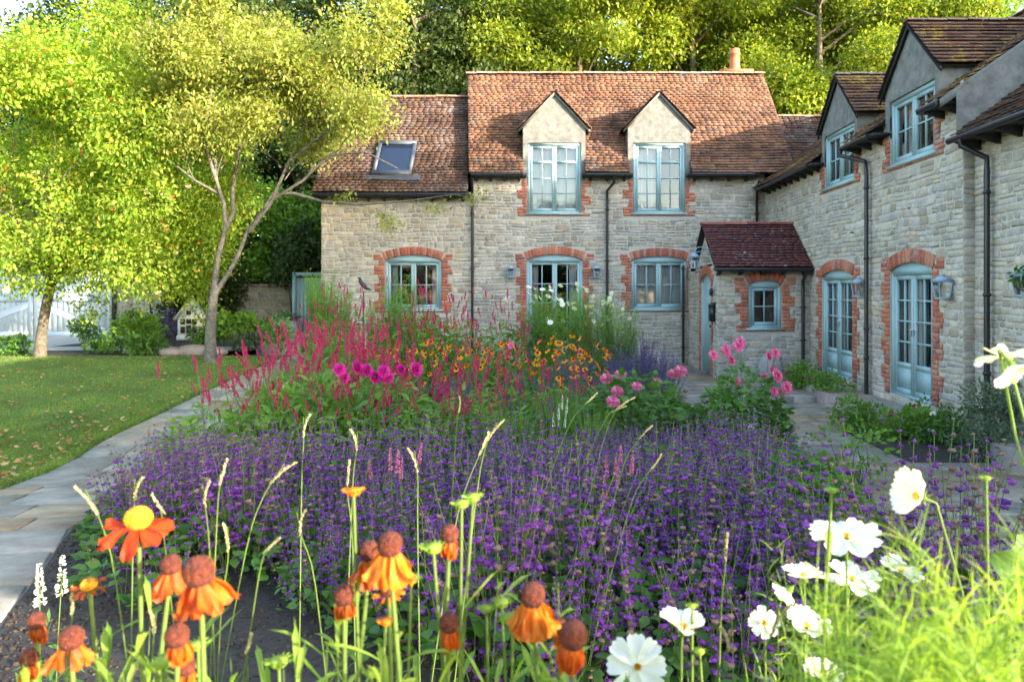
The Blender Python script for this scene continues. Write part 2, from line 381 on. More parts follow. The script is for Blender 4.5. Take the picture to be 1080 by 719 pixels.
tag(mb.build('door_step_kerb', M['kerb']), kind='structure')
# curved edging of the bed
mb = MB(); y = 1.0
while y < 16:
    h = rnd.uniform(.45, .6)
    x0, x1 = xe('br', y), xe('br', y+h); q = [(x0-.02, y+.006), (x0+.11, y+.006), (x1+.11, y+h-.006), (x1-.02, y+h-.006)]
    slab(mb, q, -.1, .055); y += h
tag(mb.build('bed_edging', M['kerb']), kind='structure')
# soil strips by the wing and the far border on the left
mb = MB()
for (x0, x1, y0, y1) in [(4.15, 5.6, 8.25, 10.3)]:
    c = [(x0, y0), (x1, y0), (x1, y1), (x0, y1)]
    V = [(a, b_, -.32) for a, b_ in c]; mb.add(V, [(0,1,2,3)])
tag(mb.build('wall_border_soil', M['soil']), kind='structure')
tag(sheet('far_border_soil', lambda y: -14.6, lambda y: -5.9 if y > 19 else lawn_right(min(y, LAWN_Y1))-.6, 17.42, 24, -.012, M['soil'], 12, 10), kind='structure')
mdr = mat_plain('pale_gravel', (.42,.40,.36), .95, nscale=40, namp=.3, bumps=.5)
tag(sheet('gravel_drive', lambda y: -40, lambda y: -14.0, 19.2, 27, -.008, mdr, 10, 10), kind='structure')
tag(sheet('gravel_path', lambda y: -14.0, lambda y: -8.2, 18.9, 20.2, .004, mdr, 10, 6), kind='structure')

# ------------------------------------------------------------ masonry builders
def stones(mb, F, u0, u1, z0, z1, blocked=(), lim=None, m=1, seed=1, lo=.065, hi=.165):
    r = random.Random(seed); z = z0
    while z < z1-.02:
        h = min(r.uniform(lo, hi), z1-z)
        if z1-(z+h) < .05: h = z1-z
        a0, a1 = u0, u1
        if lim: 
            q0 = lim(z+.02); q1 = lim(z+h); a0, a1 = max(q0[0], q1[0]), min(q0[1], q1[1])
        segs = [(a0, a1)]
        for (b0, b1, c0, c1) in blocked:
            if c0 < z+h-.015 and c1 > z+.015:
                ns = []
                for s0, s1 in segs:
                    if b1 <= s0 or b0 >= s1: ns.append((s0, s1)); continue
                    if b0 > s0: ns.append((s0, b0))
                    if b1 < s1: ns.append((b1, s1))
                segs = ns
        for s0, s1 in segs:
            u = s0
            while u < s1-.03:
                wd = r.uniform(.09, .25)+(r.random() < .22)*r.uniform(.08, .28)
                if s1-(u+wd) < .09: wd = s1-u
                stack = [(z, z+h)]
                if h > .115 and r.random() < .4: k = z+h*r.uniform(.4, .6); stack = [(z, k), (k, z+h)]
                for (za, zb) in stack:
                    gp = r.uniform(.004, .010); a, b_, cu, cz = wd/2-gp, (zb-za)/2-gp, u+wd/2, (za+zb)/2
                    if a < .01 or b_ < .01: continue
                    k = r.uniform(.25, .55); pts = [(-a, -b_*(1-k)), (-a+b_*k, -b_), (a-b_*k, -b_), (a, -b_*(1-k)), (a, b_*(1-k)), (a-b_*k, b_), (-a+b_*k, b_), (-a, b_*(1-k))]
                    j = .012; pts = [(p+r.uniform(-j, j), q+r.uniform(-j, j)*.8+.014*math.sin((cu+p)*1.9+cz*1.7)+.009*math.sin((cu+p)*5.3+cz*4)) for p, q in pts]
                    pr = r.uniform(.003, .015); tl = r.uniform(-.006, .006)
                    V = [F.p(cu+p, cz+q, -.01) for p, q in pts]+[F.p(cu+p*.97, cz+q*.95, pr*.55) for p, q in pts]+[F.p(cu+p*(1-.018/max(a, .03)), cz+q*(1-.018/max(b_, .03)), pr+tl*(p/a)) for p, q in pts]
                    n = 8
                    Fc = [(i, (i+1) % n, n+(i+1) % n, n+i) for i in range(n)]+[(n+i, n+(i+1) % n, 2*n+(i+1) % n, 2*n+i) for i in range(n)]+[tuple(range(2*n, 3*n))]
                    mb.add(V, Fc, m)
                u += wd
        z += h

def backing(mb, F, u0, u1, z0, z1, holes, m=0, depth=.16):
    us = sorted({u0, u1} | {h[0] for h in holes} | {h[1] for h in holes}); zs = sorted({z0, z1} | {h[2] for h in holes} | {h[3] for h in holes})
    us = [u for u in us if u0 <= u <= u1]; zs = [z for z in zs if z0 <= z <= z1]
    for i in range(len(us)-1):
        for j in range(len(zs)-1):
            cu, cz = (us[i]+us[i+1])/2, (zs[j]+zs[j+1])/2
            if any(h[0] < cu < h[1] and h[2] < cz < h[3] for h in holes): continue
            F.quad(mb, [(us[i], zs[j]), (us[i+1], zs[j]), (us[i+1], zs[j+1]), (us[i], zs[j+1])], m)
    for h in holes:
        a, b_, c, d = h[:4]; closed = d < z1-.01
        for q in ([(a,c,0),(a,c,-depth),(a,d,-depth),(a,d,0)], [(b_,c,-depth),(b_,c,0),(b_,d,0),(b_,d,-depth)], [(a,c,0),(b_,c,0),(b_,c,-depth),(a,c,-depth)])+(([(a,d,-depth),(b_,d,-depth),(b_,d,0),(a,d,0)],) if closed else ()):
            F.quad(mb, q, m)

def arc(u0, u1, zs, rise, n=12):                          # points of a cambered head
    c = (u0+u1)/2; h = (u1-u0)/2
    if rise < .001: return [(u0+(u1-u0)*i/n, zs) for i in range(n+1)]
    R = (h*h+rise*rise)/(2*rise)
    return [(c+x, zs+math.sqrt(max(0, R*R-x*x))-(R-rise)) for x in [(-h+2*h*i/n) for i in range(n+1)]]

def brick(mb, F, q, d, r, m=0):                           # q: four (u,z) corners
    q = np.array(q)+np.array([[r.uniform(-.002, .002) for _ in range(2)] for _ in range(4)]); c = q.mean(0); i_ = c+(q-c)*.94
    V = [F.p(p[0], p[1], -.01) for p in q]+[F.p(p[0], p[1], d-.004) for p in q]+[F.p(p[0], p[1], d) for p in i_]
    mb.add(V, [(0,1,5,4),(1,2,6,5),(2,3,7,6),(3,0,4,7),(4,5,9,8),(5,6,10,9),(6,7,11,10),(7,4,8,11),(8,9,10,11)], m)

def surround(F, u0, u1, z0, z1, rise, parent, sill=True, head=True, jz1=None, seed=3, wide=.27, nar=.16):
    """toothed brick jambs, a cambered brick arch and a brick sill course; returns the areas they take up"""
    mb = MB(); r = random.Random(seed); bl = []; sp = z1-rise if head else (jz1 or z1); c = .075; z = z0; k = 0
    L = .205 if head else 0
    for side in (-1, 1):
        e = u0 if side < 0 else u1; z = z0; k = r.randint(0, 3)
        while z < sp-.02:
            zt = min(z+c, sp); wd = (wide if (k//3) % 2 == 0 else nar)+r.uniform(-.015, .015)
            cuts = [0, .10, wd] if k % 2 else ([0, .205, wd] if wd > .25 else [0, wd])
            for i in range(len(cuts)-1):
                a, b_ = cuts[i]+.004, cuts[i+1]-.004
                if b_-a < .02: continue
                x0, x1 = (e-b_, e-a) if side < 0 else (e+a, e+b_)
                brick(mb, F, [(x0, z+.004), (x1, z+.004), (x1, zt-.004), (x0, zt-.004)], .024+r.uniform(-.003, .004), r)
            bl.append((e-wd-.004, e, z, zt) if side < 0 else (e, e+wd+.004, z, zt)); z += c; k += 1
    if head:
        n = int((u1-u0)/.078); P = arc(u0, u1, sp, rise, n); cc = (u0+u1)/2
        R = (((u1-u0)/2)**2+rise**2)/(2*rise); cz = sp+rise-R
        for i in range(n):
            (a, za), (b_, zb) = P[i], P[i+1]
            da = unit(A(a-cc, za-cz)); db = unit(A(b_-cc, zb-cz)); e = .004
            brick(mb, F, [(a+e, za), (b_-e, zb), (b_-e+db[0]*L, zb+db[1]*L), (a+e+da[0]*L, za+da[1]*L)], .027+r.uniform(-.003, .004), r)
        # shoulder bricks beside the arch
        for side in (-1, 1):
            e = u0-.05 if side < 0 else u1+.05
            for kk in range(2):
                zz_ = sp+.004+kk*.075; a, b_ = (.0+kk*.05, wide-.03)
                x0, x1 = (e-b_, e-a) if side < 0 else (e+a, e+b_)
                brick(mb, F, [(x0+.003, zz_), (x1-.003, zz_), (x1-.003, zz_+.067), (x0+.003, zz_+.067)], .022, r)
            bl.append((e-wide, e, sp, sp+.16) if side < 0 else (e, e+wide, sp, sp+.16))
        bl.append((u0-.06, u1+.06, sp, z1+L*.92))
        # fill between curve and the square of the opening
        PP = arc(u0, u1, sp, rise, 14)
        for i in range(14):
            (a, za), (b_, zb) = PP[i], PP[i+1]
            F.quad(mb, [(a, za, .001), (b_, zb, .001), (b_, z1+.02, .001), (a, z1+.02, .001)], 1)
            F.quad(mb, [(a, za, .001), (a, za, -.14), (b_, zb, -.14), (b_, zb, .001)], 1)
    if sill:
        x = u0-wide+.02
        while x < u1+wide-.05:
            wd = .215 if r.random() < .7 else .11; x1 = min(x+wd, u1+wide-.02); brick(mb, F, [(x+.004, z0-.072), (x1-.004, z0-.072), (x1-.004, z0-.006), (x+.004, z0-.006)], .026, r); x = x1
        bl.append((u0-wide, u1+wide, z0-.076, z0))
    o = mb.build('brick_surround', [M['brick'], M['mortar']], parent)
    return bl

def sash(mb, F, u0, u1, z0, z1, cols, rows, fw=.055, bar=.024, d0=-.095, d1=-.04, panel=0, top=None):
    """one casement or door leaf: stiles, rails, glazing bars; returns glazed rectangle"""
    F.box(mb, u0, u0+fw, z0, z1, d0, d1); F.box(mb, u1-fw, u1, z0, z1, d0, d1)
    F.box(mb, u0+fw, u1-fw, z1-fw, z1, d0, d1-.001); F.box(mb, u0+fw, u1-fw, z0, z0+fw*1.2, d0, d1-.001)
    a, b_, c, d = u0+fw, u1-fw, z0+fw*1.2, z1-fw
    if panel:
        F.box(mb, a, b_, z0+fw*1.2, z0+panel, d0+.012, d1-.018); F.box(mb, a, b_, z0+panel, z0+panel+fw, d0, d1-.002); c = z0+panel+fw
    if top: F.box(mb, a, b_, d-top-fw, d-top, d0, d1-.002)
    for i in range(1, cols):
        x = a+(b_-a)*i/cols; F.box(mb, x-bar/2, x+bar/2, c, d, d0+.008, d1-.012)
    zl, zh = c, (d-top-fw if top else d)
    for j in range(1, rows):
        z = zl+(zh-zl)*j/rows; F.box(mb, a, b_, z-bar/2, z+bar/2, d0+.009, d1-.013)
    return a, b_, c, d

def window(F, u0, u1, z0, z1, rise, parent, cols=2, rows=2, top=None, leaves_=2, sill=True, curtain=None, name='window', panel=0, label=None, seed=0, fw=.062):
    r = random.Random(seed); mb = MB(); fo = .07; sp = z1-rise; FD = -.022
    F.box(mb, u0, u0+fo, z0, sp, -.13, FD); F.box(mb, u1-fo, u1, z0, sp, -.13, FD)
    P = arc(u0, u1, sp, rise, 12); hz = sp-fo
    V = [F.p(*q) for q in [(u0+fo,hz,FD+.001),(u1-fo,hz,FD+.001)]+[(a, za, FD+.001) for a, za in P[::-1]]]+[F.p(*q) for q in [(u0+fo,hz,-.13),(u1-fo,hz,-.13)]+[(a, za, -.13) for a, za in P[::-1]]]
    nv = len(V)//2; mb.add(V, [tuple(range(nv)), tuple(range(nv, 2*nv))[::-1]]+[((i+1) % nv, i, nv+i, nv+(i+1) % nv) for i in range(nv)])
    F.box(mb, u0+fo, u1-fo, z0, z0+(.05 if not panel else .03), -.13, FD-.001)
    if sill and not panel: F.box(mb, u0-.05, u1+.05, z0-.045, z0+.004, -.12, .055)
    if leaves_ == 2: c = (u0+u1)/2; 
    root = mb.build(name, M['frame'], parent)
    if label: root['label'] = label
    a0, a1, b0, b1 = u0+fo+.003, u1-fo-.003, z0+.052 if not panel else z0+.032, hz-.003
    n = leaves_; rects = []
    for i in range(n):
        mb = MB(); x0 = a0+(a1-a0)*i/n+.0015; x1 = a0+(a1-a0)*(i+1)/n-.0015
        rects.append(sash(mb, F, x0, x1, b0, b1, cols, rows, panel=panel, top=top, fw=fw))
        s = mb.build('door_leaf' if panel else 'casement', M['frame'], root)
    mb = MB()
    for (a, b_, c, d) in rects: F.quad(mb, [(a-.01, c-.01, -.085), (b_+.01, c-.01, -.085), (b_+.01, d+.01, -.085), (a-.01, d+.01, -.085)])
    mb.build('pane', M['glass'], root)
    if panel:
        mb = MB(); c = (u0+u1)/2
        for s in (-1, 1):
            F.box(mb, c+s*.035-.012, c+s*.035+.012, z0+.95, z0+1.13, -.04, -.034); F.box(mb, c+s*.03 if s > 0 else c-.14, c+.14 if s > 0 else c-.03, z0+1.04, z0+1.055, -.03, -.018)
            F.box(mb, c+s*.035-.006, c+s*.035+.006, z0+1.042, z0+1.053, -.034, -.02)
        mb.build('handle', M['steel'], root)
    if curtain:
        mb = MB()
        for (x0, x1) in curtain:
            n = 24; V = []
            for i in range(n+1):
                u = x0+(x1-x0)*i/n; dd = -.26+.028*math.sin(i*1.9+seed)+.012*math.sin(i*.7)
                V += [F.p(u, z0+.02, dd), F.p(u+.01*math.sin(i), z1, dd)]
            mb.arr(np.array(V), [(2*i, 2*i+2, 2*i+3, 2*i+1) for i in range(n)])
        mb.build('curtain', M['curtain'], root, smooth=True)
    return root

def tiles(O, U, Sd, rows_fn, nrows, parent, mat, name='roof', gauge=.105, tw=.165, seed=5, lift=.034, wav=.014):
    """plain tiles laid on a slope: O at the eave, U along it, Sd up the slope"""
    r = random.Random(seed); mb = MB(); U = unit(A(*U)); Sd = unit(A(*Sd)); N = np.cross(U, Sd); O = A(*O)
    if N[2] < 0: N = -N
    for k in range(nrows):
        v = k*gauge; rr = rows_fn(v)
        for (a, b_) in (rr if isinstance(rr, list) else [rr]):
            if b_-a < .03: continue
            u = a-r.random()*tw
            while u < b_:
                x0, x1 = max(u, a)+.001, min(u+tw, b_)-.001; u += tw*r.uniform(.97, 1.03)
                if x1-x0 < .02: continue
                dv = r.uniform(-.007, .007); dl = r.uniform(-.002, .004)+.006*math.sin(u*1.7+k*2.1); th = .016
                sag = wav*math.sin(x0*.9+v*1.3)+wav*.6*math.sin(x0*2.3-v*.7+1)
                v0, v1 = v+dv, v+gauge*1.3; h0 = lift+th+dl+sag; h1 = .006+sag
                tl = r.uniform(-.002, .002); cr = .001
                P = lambda x, vv, hh: O+x*U+vv*Sd+hh*N; xm = (x0+x1)/2
                V = [P(x0,v0,h0-th-.002), P(x1,v0,h0-th-.002), P(x0,v0,h0+tl), P(xm,v0-.003,h0+cr), P(x1,v0,h0-tl), P(x0,v1,h1), P(xm,v1,h1+cr), P(x1,v1,h1)]
                mb.add(V, [(0,1,4,3,2),(2,3,6,5),(3,4,7,6),(0,2,5),(1,7,4)], 0)
    # boarding under the tiles
    def Q(u, v, h): return O+u*U+v*Sd+h*N
    kk = 12
    for k in range(kk):
        v0, v1 = nrows*gauge*k/kk, nrows*gauge*(k+1)/kk
        rr0, rr1 = rows_fn(v0+1e-4), rows_fn(v1-1e-4); rr0 = rr0 if isinstance(rr0, list) else [rr0]; rr1 = rr1 if isinstance(rr1, list) else [rr1]
        if len(rr0) != len(rr1): 
            rr0 = rr1 = min(rr0, rr1, key=len) if False else (rr0 if len(rr0) > len(rr1) else rr1)
        for (a, b_), (c, d) in zip(rr0, rr1):
            if b_-a < .02: continue
            mb.add([Q(a,v0,-.02), Q(b_,v0,-.02), Q(d,v1,-.02), Q(c,v1,-.02)], [(0,1,2,3)], 1)
    return mb.build(name, [mat, M['darkwood']], parent)

def ridge(p0, p1, parent, mat=None, seg=.3, r0=.10, sq=.65):
    mb = MB(); p0, p1 = A(*p0), A(*p1); L = np.linalg.norm(p1-p0); d = (p1-p0)/L; s = np.cross(d, A(0,0,1)); n = int(L/seg)
    up = np.cross(s, d)
    for i in range(n):
        a, b_ = p0+d*L*i/n, p0+d*(L*(i+1)/n-.006); V = []; k = 7; off = rnd.uniform(-.006, .006)
        for q, rr in ((a, r0+.008), (b_, r0)):
            for j in range(k): t = math.pi*(j/(k-1)); V.append(q+s*rr*1.15*math.cos(t)+up*((math.sin(t)*rr*sq)+off-.02))
        mb.add(V, [(j, j+1, k+j+1, k+j) for j in range(k-1)]+[tuple(range(k))])
    return mb.build('ridge_tiles', mat or M['ridge'], parent)

def gutter(p0, p1, parent, out, r=.055, rafters=True, inset=.0, board=.12):
    """black half-round gutter, fascia and rafter feet along an eave"""
    mb = MB(); p0, p1 = A(*p0), A(*p1); mb.tube([p0, (p0+p1)/2, p1], r, 8); o = mb.build('gutter', M['blackmetal'], parent)
    if rafters:
        L = np.linalg.norm(p1-p0); d = (p1-p0)/L; out = A(*out); n = int(L/.42)
        for i in range(n+1):
            c = p0+d*(L*(i+.3)/(n+.6)); V = []; mb = MB()
            for (e, oo) in ((-.03, 0), (.03, 0)):
                V += [c+d*e+out*(-.04)+A(0,0,.05), c+d*e+out*(-.04)+A(0,0,-.05), c+d*e+out*(-.34)+A(0,0,-.14), c+d*e+out*(-.34)+A(0,0,.18)]
            mb.add(V, [(0,1,2,3),(7,6,5,4),(0,4,5,1),(1,5,6,2),(2,6,7,3),(3,7,4,0)])
            mb.build('rafter_foot', M['darkwood'], parent)
    return o

def downpipe(pts, parent, clips=(), F=None, r=.036):
    mb = MB(); P = []
    pts = [A(*p) for p in pts]
    mb.tube(pts, r, 10)
    for z in clips:
        c = pts[-1]; mb.lathe([(r, -.02), (r+.012, -.02), (r+.012, .02), (r, .02)], (c[0], c[1], z), 10)
        if F is not None: mb.box((c[0]-.05*abs(F.U[0])-.008, c[1]-.05*abs(F.U[1])-.008, z-.012), (c[0]+.05*abs(F.U[0])+.008, c[1]+.05*abs(F.U[1])+.008, z+.012))
    return mb.build('downpipe', M['blackmetal'], parent, smooth=False)

# ------------------------------------------------------------ the cottage
YB = 18.6; XW = 5.5; XB = 5.65; YS = 9.65
house = empty('stone_cottage', (0, 0, 0))
tag(house, 'L shaped rubble stone cottage with red tiled roofs and pale blue windows', 'house')
FB = Fr((0, YB, 0), (1, 0, 0), (0, -1, 0)); FW = Fr((XW, 0, 0), (0, -1, 0), (-1, 0, 0)); FW2 = Fr((XB, 0, 0), (0, -1, 0), (-1, 0, 0))

# openings of the back range (u = x)
W1 = (-.58, .80, 3.62, 5.42); W2 = (2.13, 3.47, 3.62, 5.42)
OP_B = [(-4.23, -2.78, 1.15, 2.55, .13), (-.60, .84, -.25, 2.56, .13), (2.09, 3.50, 1.16, 2.52, .10)]
bl = []; holes = []
for i, (a, b_, c, d, rise) in enumerate(OP_B):
    bl += surround(FB, a, b_, c, d, rise, house, sill=(i != 1), seed=10+i); bl.append((a, b_, c, d)); holes.append((a, b_, c, d))
for i, (a, b_, c, d) in enumerate((W1, W2)):
    bl += surround(FB, a, b_, c, 4.6, 0, house, head=False, sill=True, jz1=4.45, seed=20+i, wide=.26, nar=.12); bl.append((a, b_, c, d)); holes.append((a, b_, c, min(d, 4.62)))
mb = MB(); backing(mb, FB, -2.0, XW, -.6, 4.62, [h for h in holes if h[0] > -2]); stones(mb, FB, -2.0, XW, -.6, 4.6, bl, seed=2); tag(mb.build('wall', [M['mortar'], M['stone']], house), 'taller middle wall with five windows and doors')
mb = MB(); backing(mb, FB, -5.86, -2.0, -.6, 4.15, [h for h in holes if h[0] < -2]); stones(mb, FB, -5.86, -2.0, -.6, 4.12, bl, seed=4)
FL = Fr((-5.86, 0, 0), (0, -1, 0), (-1, 0, 0))
backing(mb, FL, -23.6, -YB, -.6, 4.1, []); stones(mb, FL, -23.6, -YB-.0, -.6, 4.1, [], seed=9)
mb.build('wall', [M['mortar'], M['stone']], house)
lab = ['cambered casement window in the low left part', 'arched glazed double doors behind the white flowers', 'cambered window with closed white curtains']
window(FB, *OP_B[0], house, 2, 2, curtain=[(-4.2, -3.95), (-3.05, -2.8)], label=lab[0], seed=1)
window(FB, *OP_B[1], house, 2, 4, curtain=[(-.58, -.3), (.5, .82)], name='french_doors', panel=.5, label=lab[1], seed=2)
window(FB, *OP_B[2], house, 2, 2, curtain=[(2.1, 3.49)], label=lab[2], seed=3)

# dormers
def dormer(F, c, hw, zt, za, zb, win, parent, mat, back_z, slope_run, label, sh=.12):
    """F wall frame; c centre; hw half width of the face; zt verge foot; za apex; win (u0,u1,z0,z1)"""
    D = empty('dormer', (0, 0, 0), parent=parent); D['label'] = label
    mb = MB(); u0, u1, z0, z1 = win; a, b_ = c-hw, c+hw; ap = za-.07
    th = .012; zf = ap-(ap-zt)*1.0
    F.quad(mb, [(a, zb, th), (u0, zb, th), (u0, z1, th), (a, z1, th)]); F.quad(mb, [(u1, zb, th), (b_, zb, th), (b_, z1, th), (u1, z1, th)])
    sl = (za-zt)/(hw+sh); ze = ap-sl*hw
    if ze > z1: F.quad(mb, [(a, z1, th), (b_, z1, th), (b_, ze, th), (a, ze, th)]); F.quad(mb, [(a, ze, th), (b_, ze, th), (c, ap, th)])
    else: F.quad(mb, [(a, z1, th), (b_, z1, th), (b_, z1+.01, th), (c, ap, th), (a, z1+.01, th)])
    for e in (a, b_):                                     # cheeks
        F.quad(mb, [(e, zb, th), (e, max(ze, z1), th), (e, max(ze, z1), -slope_run(max(ze, z1))), (e, zb, -slope_run(zb)-.1)])
    for q in ([(u0,zb,th),(u0,zb,-.14),(u0,z1,-.14),(u0,z1,th)], [(u1,zb,-.14),(u1,zb,th),(u1,z1,th),(u1,z1,-.14)], [(u0,z1,-.14),(u1,z1,-.14),(u1,z1,th),(u0,z1,th)]): F.quad(mb, q)
    mb.build('gable', M['render'], D)
    rd = slope_run(za)+.15; fr = .10                      # roof from the front verge back into the main slope
    for s in (-1, 1):
        e = F.p(c+s*(hw+sh), zt, 0); ridgep = F.p(c, za, 0); Sd = ridgep-e; L = np.linalg.norm(Sd); Sd /= L
        n = int(L/.105); rows = lambda v: (-fr, slope_run(zt+(za-zt)*v/L)+.12)
        tiles(tuple(e), tuple(-F.N), tuple(Sd), rows, n, D, mat, 'dormer_roof', seed=int(30+c*3+s), wav=.004)
        mb = MB(); q0 = F.p(c+s*(hw+sh), zt-.03, fr-.03); q1 = F.p(c, za-.03, fr-.03)    # barge board
        V = [q0, q1, q1-A(0,0,.07), q0-A(0,0,.07)]; V2 = [v-F.N*.025 for v in V]
        mb.add(V+V2, [(0,1,2,3),(7,6,5,4),(0,3,7,4),(0,4,5,1),(1,5,6,2),(2,6,7,3)]); mb.build('barge_board', M['darkwood'] if abs(F.N[0]) > .5 else M['render'], D)
    r0, r1 = F.p(c, za+.02, fr), F.p(c, za+.02, -rd); o = ridge(tuple(r0), tuple(r1), D, seg=.28, r0=.07)
    return D
PB = 1.19; run_b = lambda z: max(0, (z-4.6)/PB-.3)        # how far behind the wall face the main slope is
for i, (W, nm) in enumerate(((W1, 'left dormer with rendered gable'), (W2, 'right dormer with rendered gable'))):
    c = (W[0]+W[1])/2; dormer(FB, c, .80, 5.77, 6.73, 4.35, W, house, M['tile'], 4.6, run_b, nm)
    window(FB, *W, 0, house, 2, 3, top=.32, curtain=[(W[0]+.05, W[1]-.05)] if i == 0 else [(W[0]+.05, (W[0]+W[1])/2-.02)], label='tall dormer casement, '+('left of two' if i == 0 else 'right of two, one casement dark'), seed=5+i)

# back roofs
cs = 1/math.hypot(1, PB); L_b = (21.04-18.3)/cs; nr = int(L_b/.105)
SdB = (0, 1, PB); y_e = 18.3
def rows_main(v):
    t = v/L_b; z = 4.6+(7.86-4.6)*t; a, b_ = -2.05-.34*t, 6.2
    segs = [(a, b_)]
    for W in (W1, W2):
        c = (W[0]+W[1])/2
        if z < 5.55: h = .78
        elif z < 6.5: h = .74*(6.6-z)/(6.6-5.55)
        else: continue
        ns = []
        for s0, s1 in segs:
            if s0 < c < s1: ns += [(s0, c-h), (c+h, s1)]
            else: ns.append((s0, s1))
        segs = ns
    return segs
tiles((0, y_e, 4.6), (1, 0, 0), SdB, rows_main, nr+1, house, M['tile'], seed=1)['label'] = 'steep main roof with two dormers'
ridge((-2.42, 21.04, 7.92), (6.22, 21.04, 7.92), house)
tiles((0, 23.8, 4.6), (1, 0, 0), (0, -1, PB), lambda v: (-2.3, 6.2), int((nr+1)*.105/.3), house, M['tile'], seed=2, wav=0, gauge=.3, tw=.8)
L_l = (20.8-18.25)/cs; nl = int(L_l/.105)
RL0, RL1 = -4.58, -3.56
def rows_left(v):
    t = v/L_l
    if .15 < t < .49: return [(-6.0, RL0), (RL1, -2.06-.3*t)]
    return [(-6.0, -2.06-.3*t)]
tiles((0, 18.25, 4.1), (1, 0, 0), SdB, rows_left, nl+1, house, M['tile_grey'], seed=3)['label'] = 'lower roof with a small rooflight behind the tree'
ridge((-6.05, 20.8, 7.18), (-2.3, 20.8, 7.18), house)
tiles((0, 23.4, 4.1), (1, 0, 0), (0, -1, PB), lambda v: (-6.0, -2.1), int((nl+1)*.105/.3), house, M['tile_grey'], seed=4, wav=0, gauge=.3, tw=.8)
tiles((0, 18.75, 4.55), (1, 0, 0), SdB, lambda v: (6.2, 12.0), int(1.6/cs/.105)+1, house, M['tile_grey'], seed=6)['label'] = 'lower link roof between the two ranges'
ridge((6.2, 20.4, 6.52), (12, 20.4, 6.52), house)
tiles((0, 22.0, 4.6), (1, 0, 0), (0, -1, PB), lambda v: (6.2, 12), int((int(1.6/cs/.105)+1)*.105/.3), house, M['tile_grey'], seed=6, gauge=.3, tw=.8, wav=0)
# end and rear walls that close the ranges
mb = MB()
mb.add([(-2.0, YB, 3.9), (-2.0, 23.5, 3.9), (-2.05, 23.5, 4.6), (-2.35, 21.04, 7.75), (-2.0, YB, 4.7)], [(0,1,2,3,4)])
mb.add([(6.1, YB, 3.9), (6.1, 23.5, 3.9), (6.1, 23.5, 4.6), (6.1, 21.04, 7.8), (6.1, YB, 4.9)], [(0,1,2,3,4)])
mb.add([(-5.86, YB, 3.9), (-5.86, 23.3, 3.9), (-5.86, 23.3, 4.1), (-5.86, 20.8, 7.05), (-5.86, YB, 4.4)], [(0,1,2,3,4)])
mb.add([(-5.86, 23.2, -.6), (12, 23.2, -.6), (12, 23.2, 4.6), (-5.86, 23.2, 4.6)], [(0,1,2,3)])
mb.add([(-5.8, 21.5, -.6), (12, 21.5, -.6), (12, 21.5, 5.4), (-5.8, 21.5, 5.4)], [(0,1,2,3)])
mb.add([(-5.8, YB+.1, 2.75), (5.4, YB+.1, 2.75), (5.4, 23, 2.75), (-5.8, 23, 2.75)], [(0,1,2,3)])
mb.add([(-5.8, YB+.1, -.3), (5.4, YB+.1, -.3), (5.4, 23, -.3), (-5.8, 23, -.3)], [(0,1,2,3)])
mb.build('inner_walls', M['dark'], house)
# rooflight
O = A(0, 18.25, 4.1); Sd = unit(A(0, 1, PB)); Nn = unit(A(0, -PB, 1)); v0, v1 = .15*L_l, .49*L_l
def rp(u, v, h): return O+A(u, 0, 0)+v*Sd+h*Nn
mb = MB()
for (a, b_, c, d) in [(RL0, RL1, v0, v0+.14), (RL0, RL1, v1-.12, v1), (RL0, RL0+.1, v0+.14, v1-.12), (RL1-.1, RL1, v0+.14, v1-.12)]:
    mb.add([rp(a,c,-.05), rp(b_,c,-.05), rp(b_,d,-.05), rp(a,d,-.05), rp(a,c,.11), rp(b_,c,.11), rp(b_,d,.11), rp(a,d,.11)], BOXF)
mb.add([rp(RL0-.2,v0-.16,.045), rp(RL1+.25,v0-.16,.045), rp(RL1+.25,v0,.06), rp(RL0-.2,v0,.06)], [(0,1,2,3)])
rl = mb.build('rooflight', M['lead'], house)
mb = MB(); mb.add([rp(RL0+.1,v0+.14,.07), rp(RL1-.1,v0+.14,.07), rp(RL1-.1,v1-.12,.07), rp(RL0+.1,v1-.12,.07)], [(0,1,2,3)]); mb.build('pane', M['glass'], rl)
mb = MB(); mb.add([rp(RL0,v0,-.06), rp(RL1,v0,-.06), rp(RL1,v1,-.06), rp(RL0,v1,-.06)], [(0,1,2,3)]); mb.build('blind', mat_plain('blue_blind', (.25,.27,.42), .8), rl)
# chimney
mb = MB()
r_ = random.Random(4)
for k in range(6):
    for i in range(4):
        for (fx, fy) in ((0, 1),):
            x0 = 5.05+i*.22-(k % 2)*.0; mb.box((x0+.004, 21.35, 7.55+k*.085), (x0+.21, 21.9, 7.55+k*.085+.078))
mb.box((5.0, 21.3, 8.06), (5.98, 21.95, 8.13)); ch = mb.build('chimney', M['brick'], house)
mb = MB(); mb.lathe([(.16,8.1),(.15,8.5),(.13,8.62),(.17,8.64),(.17,8.68),(.14,8.70),(.15,8.80),(.02,8.84)], (5.5, 21.6, 0), 16); mb.build('chimney_pot', mat_plain('terracotta', (.45,.14,.07), .8, nscale=8), ch, smooth=False)
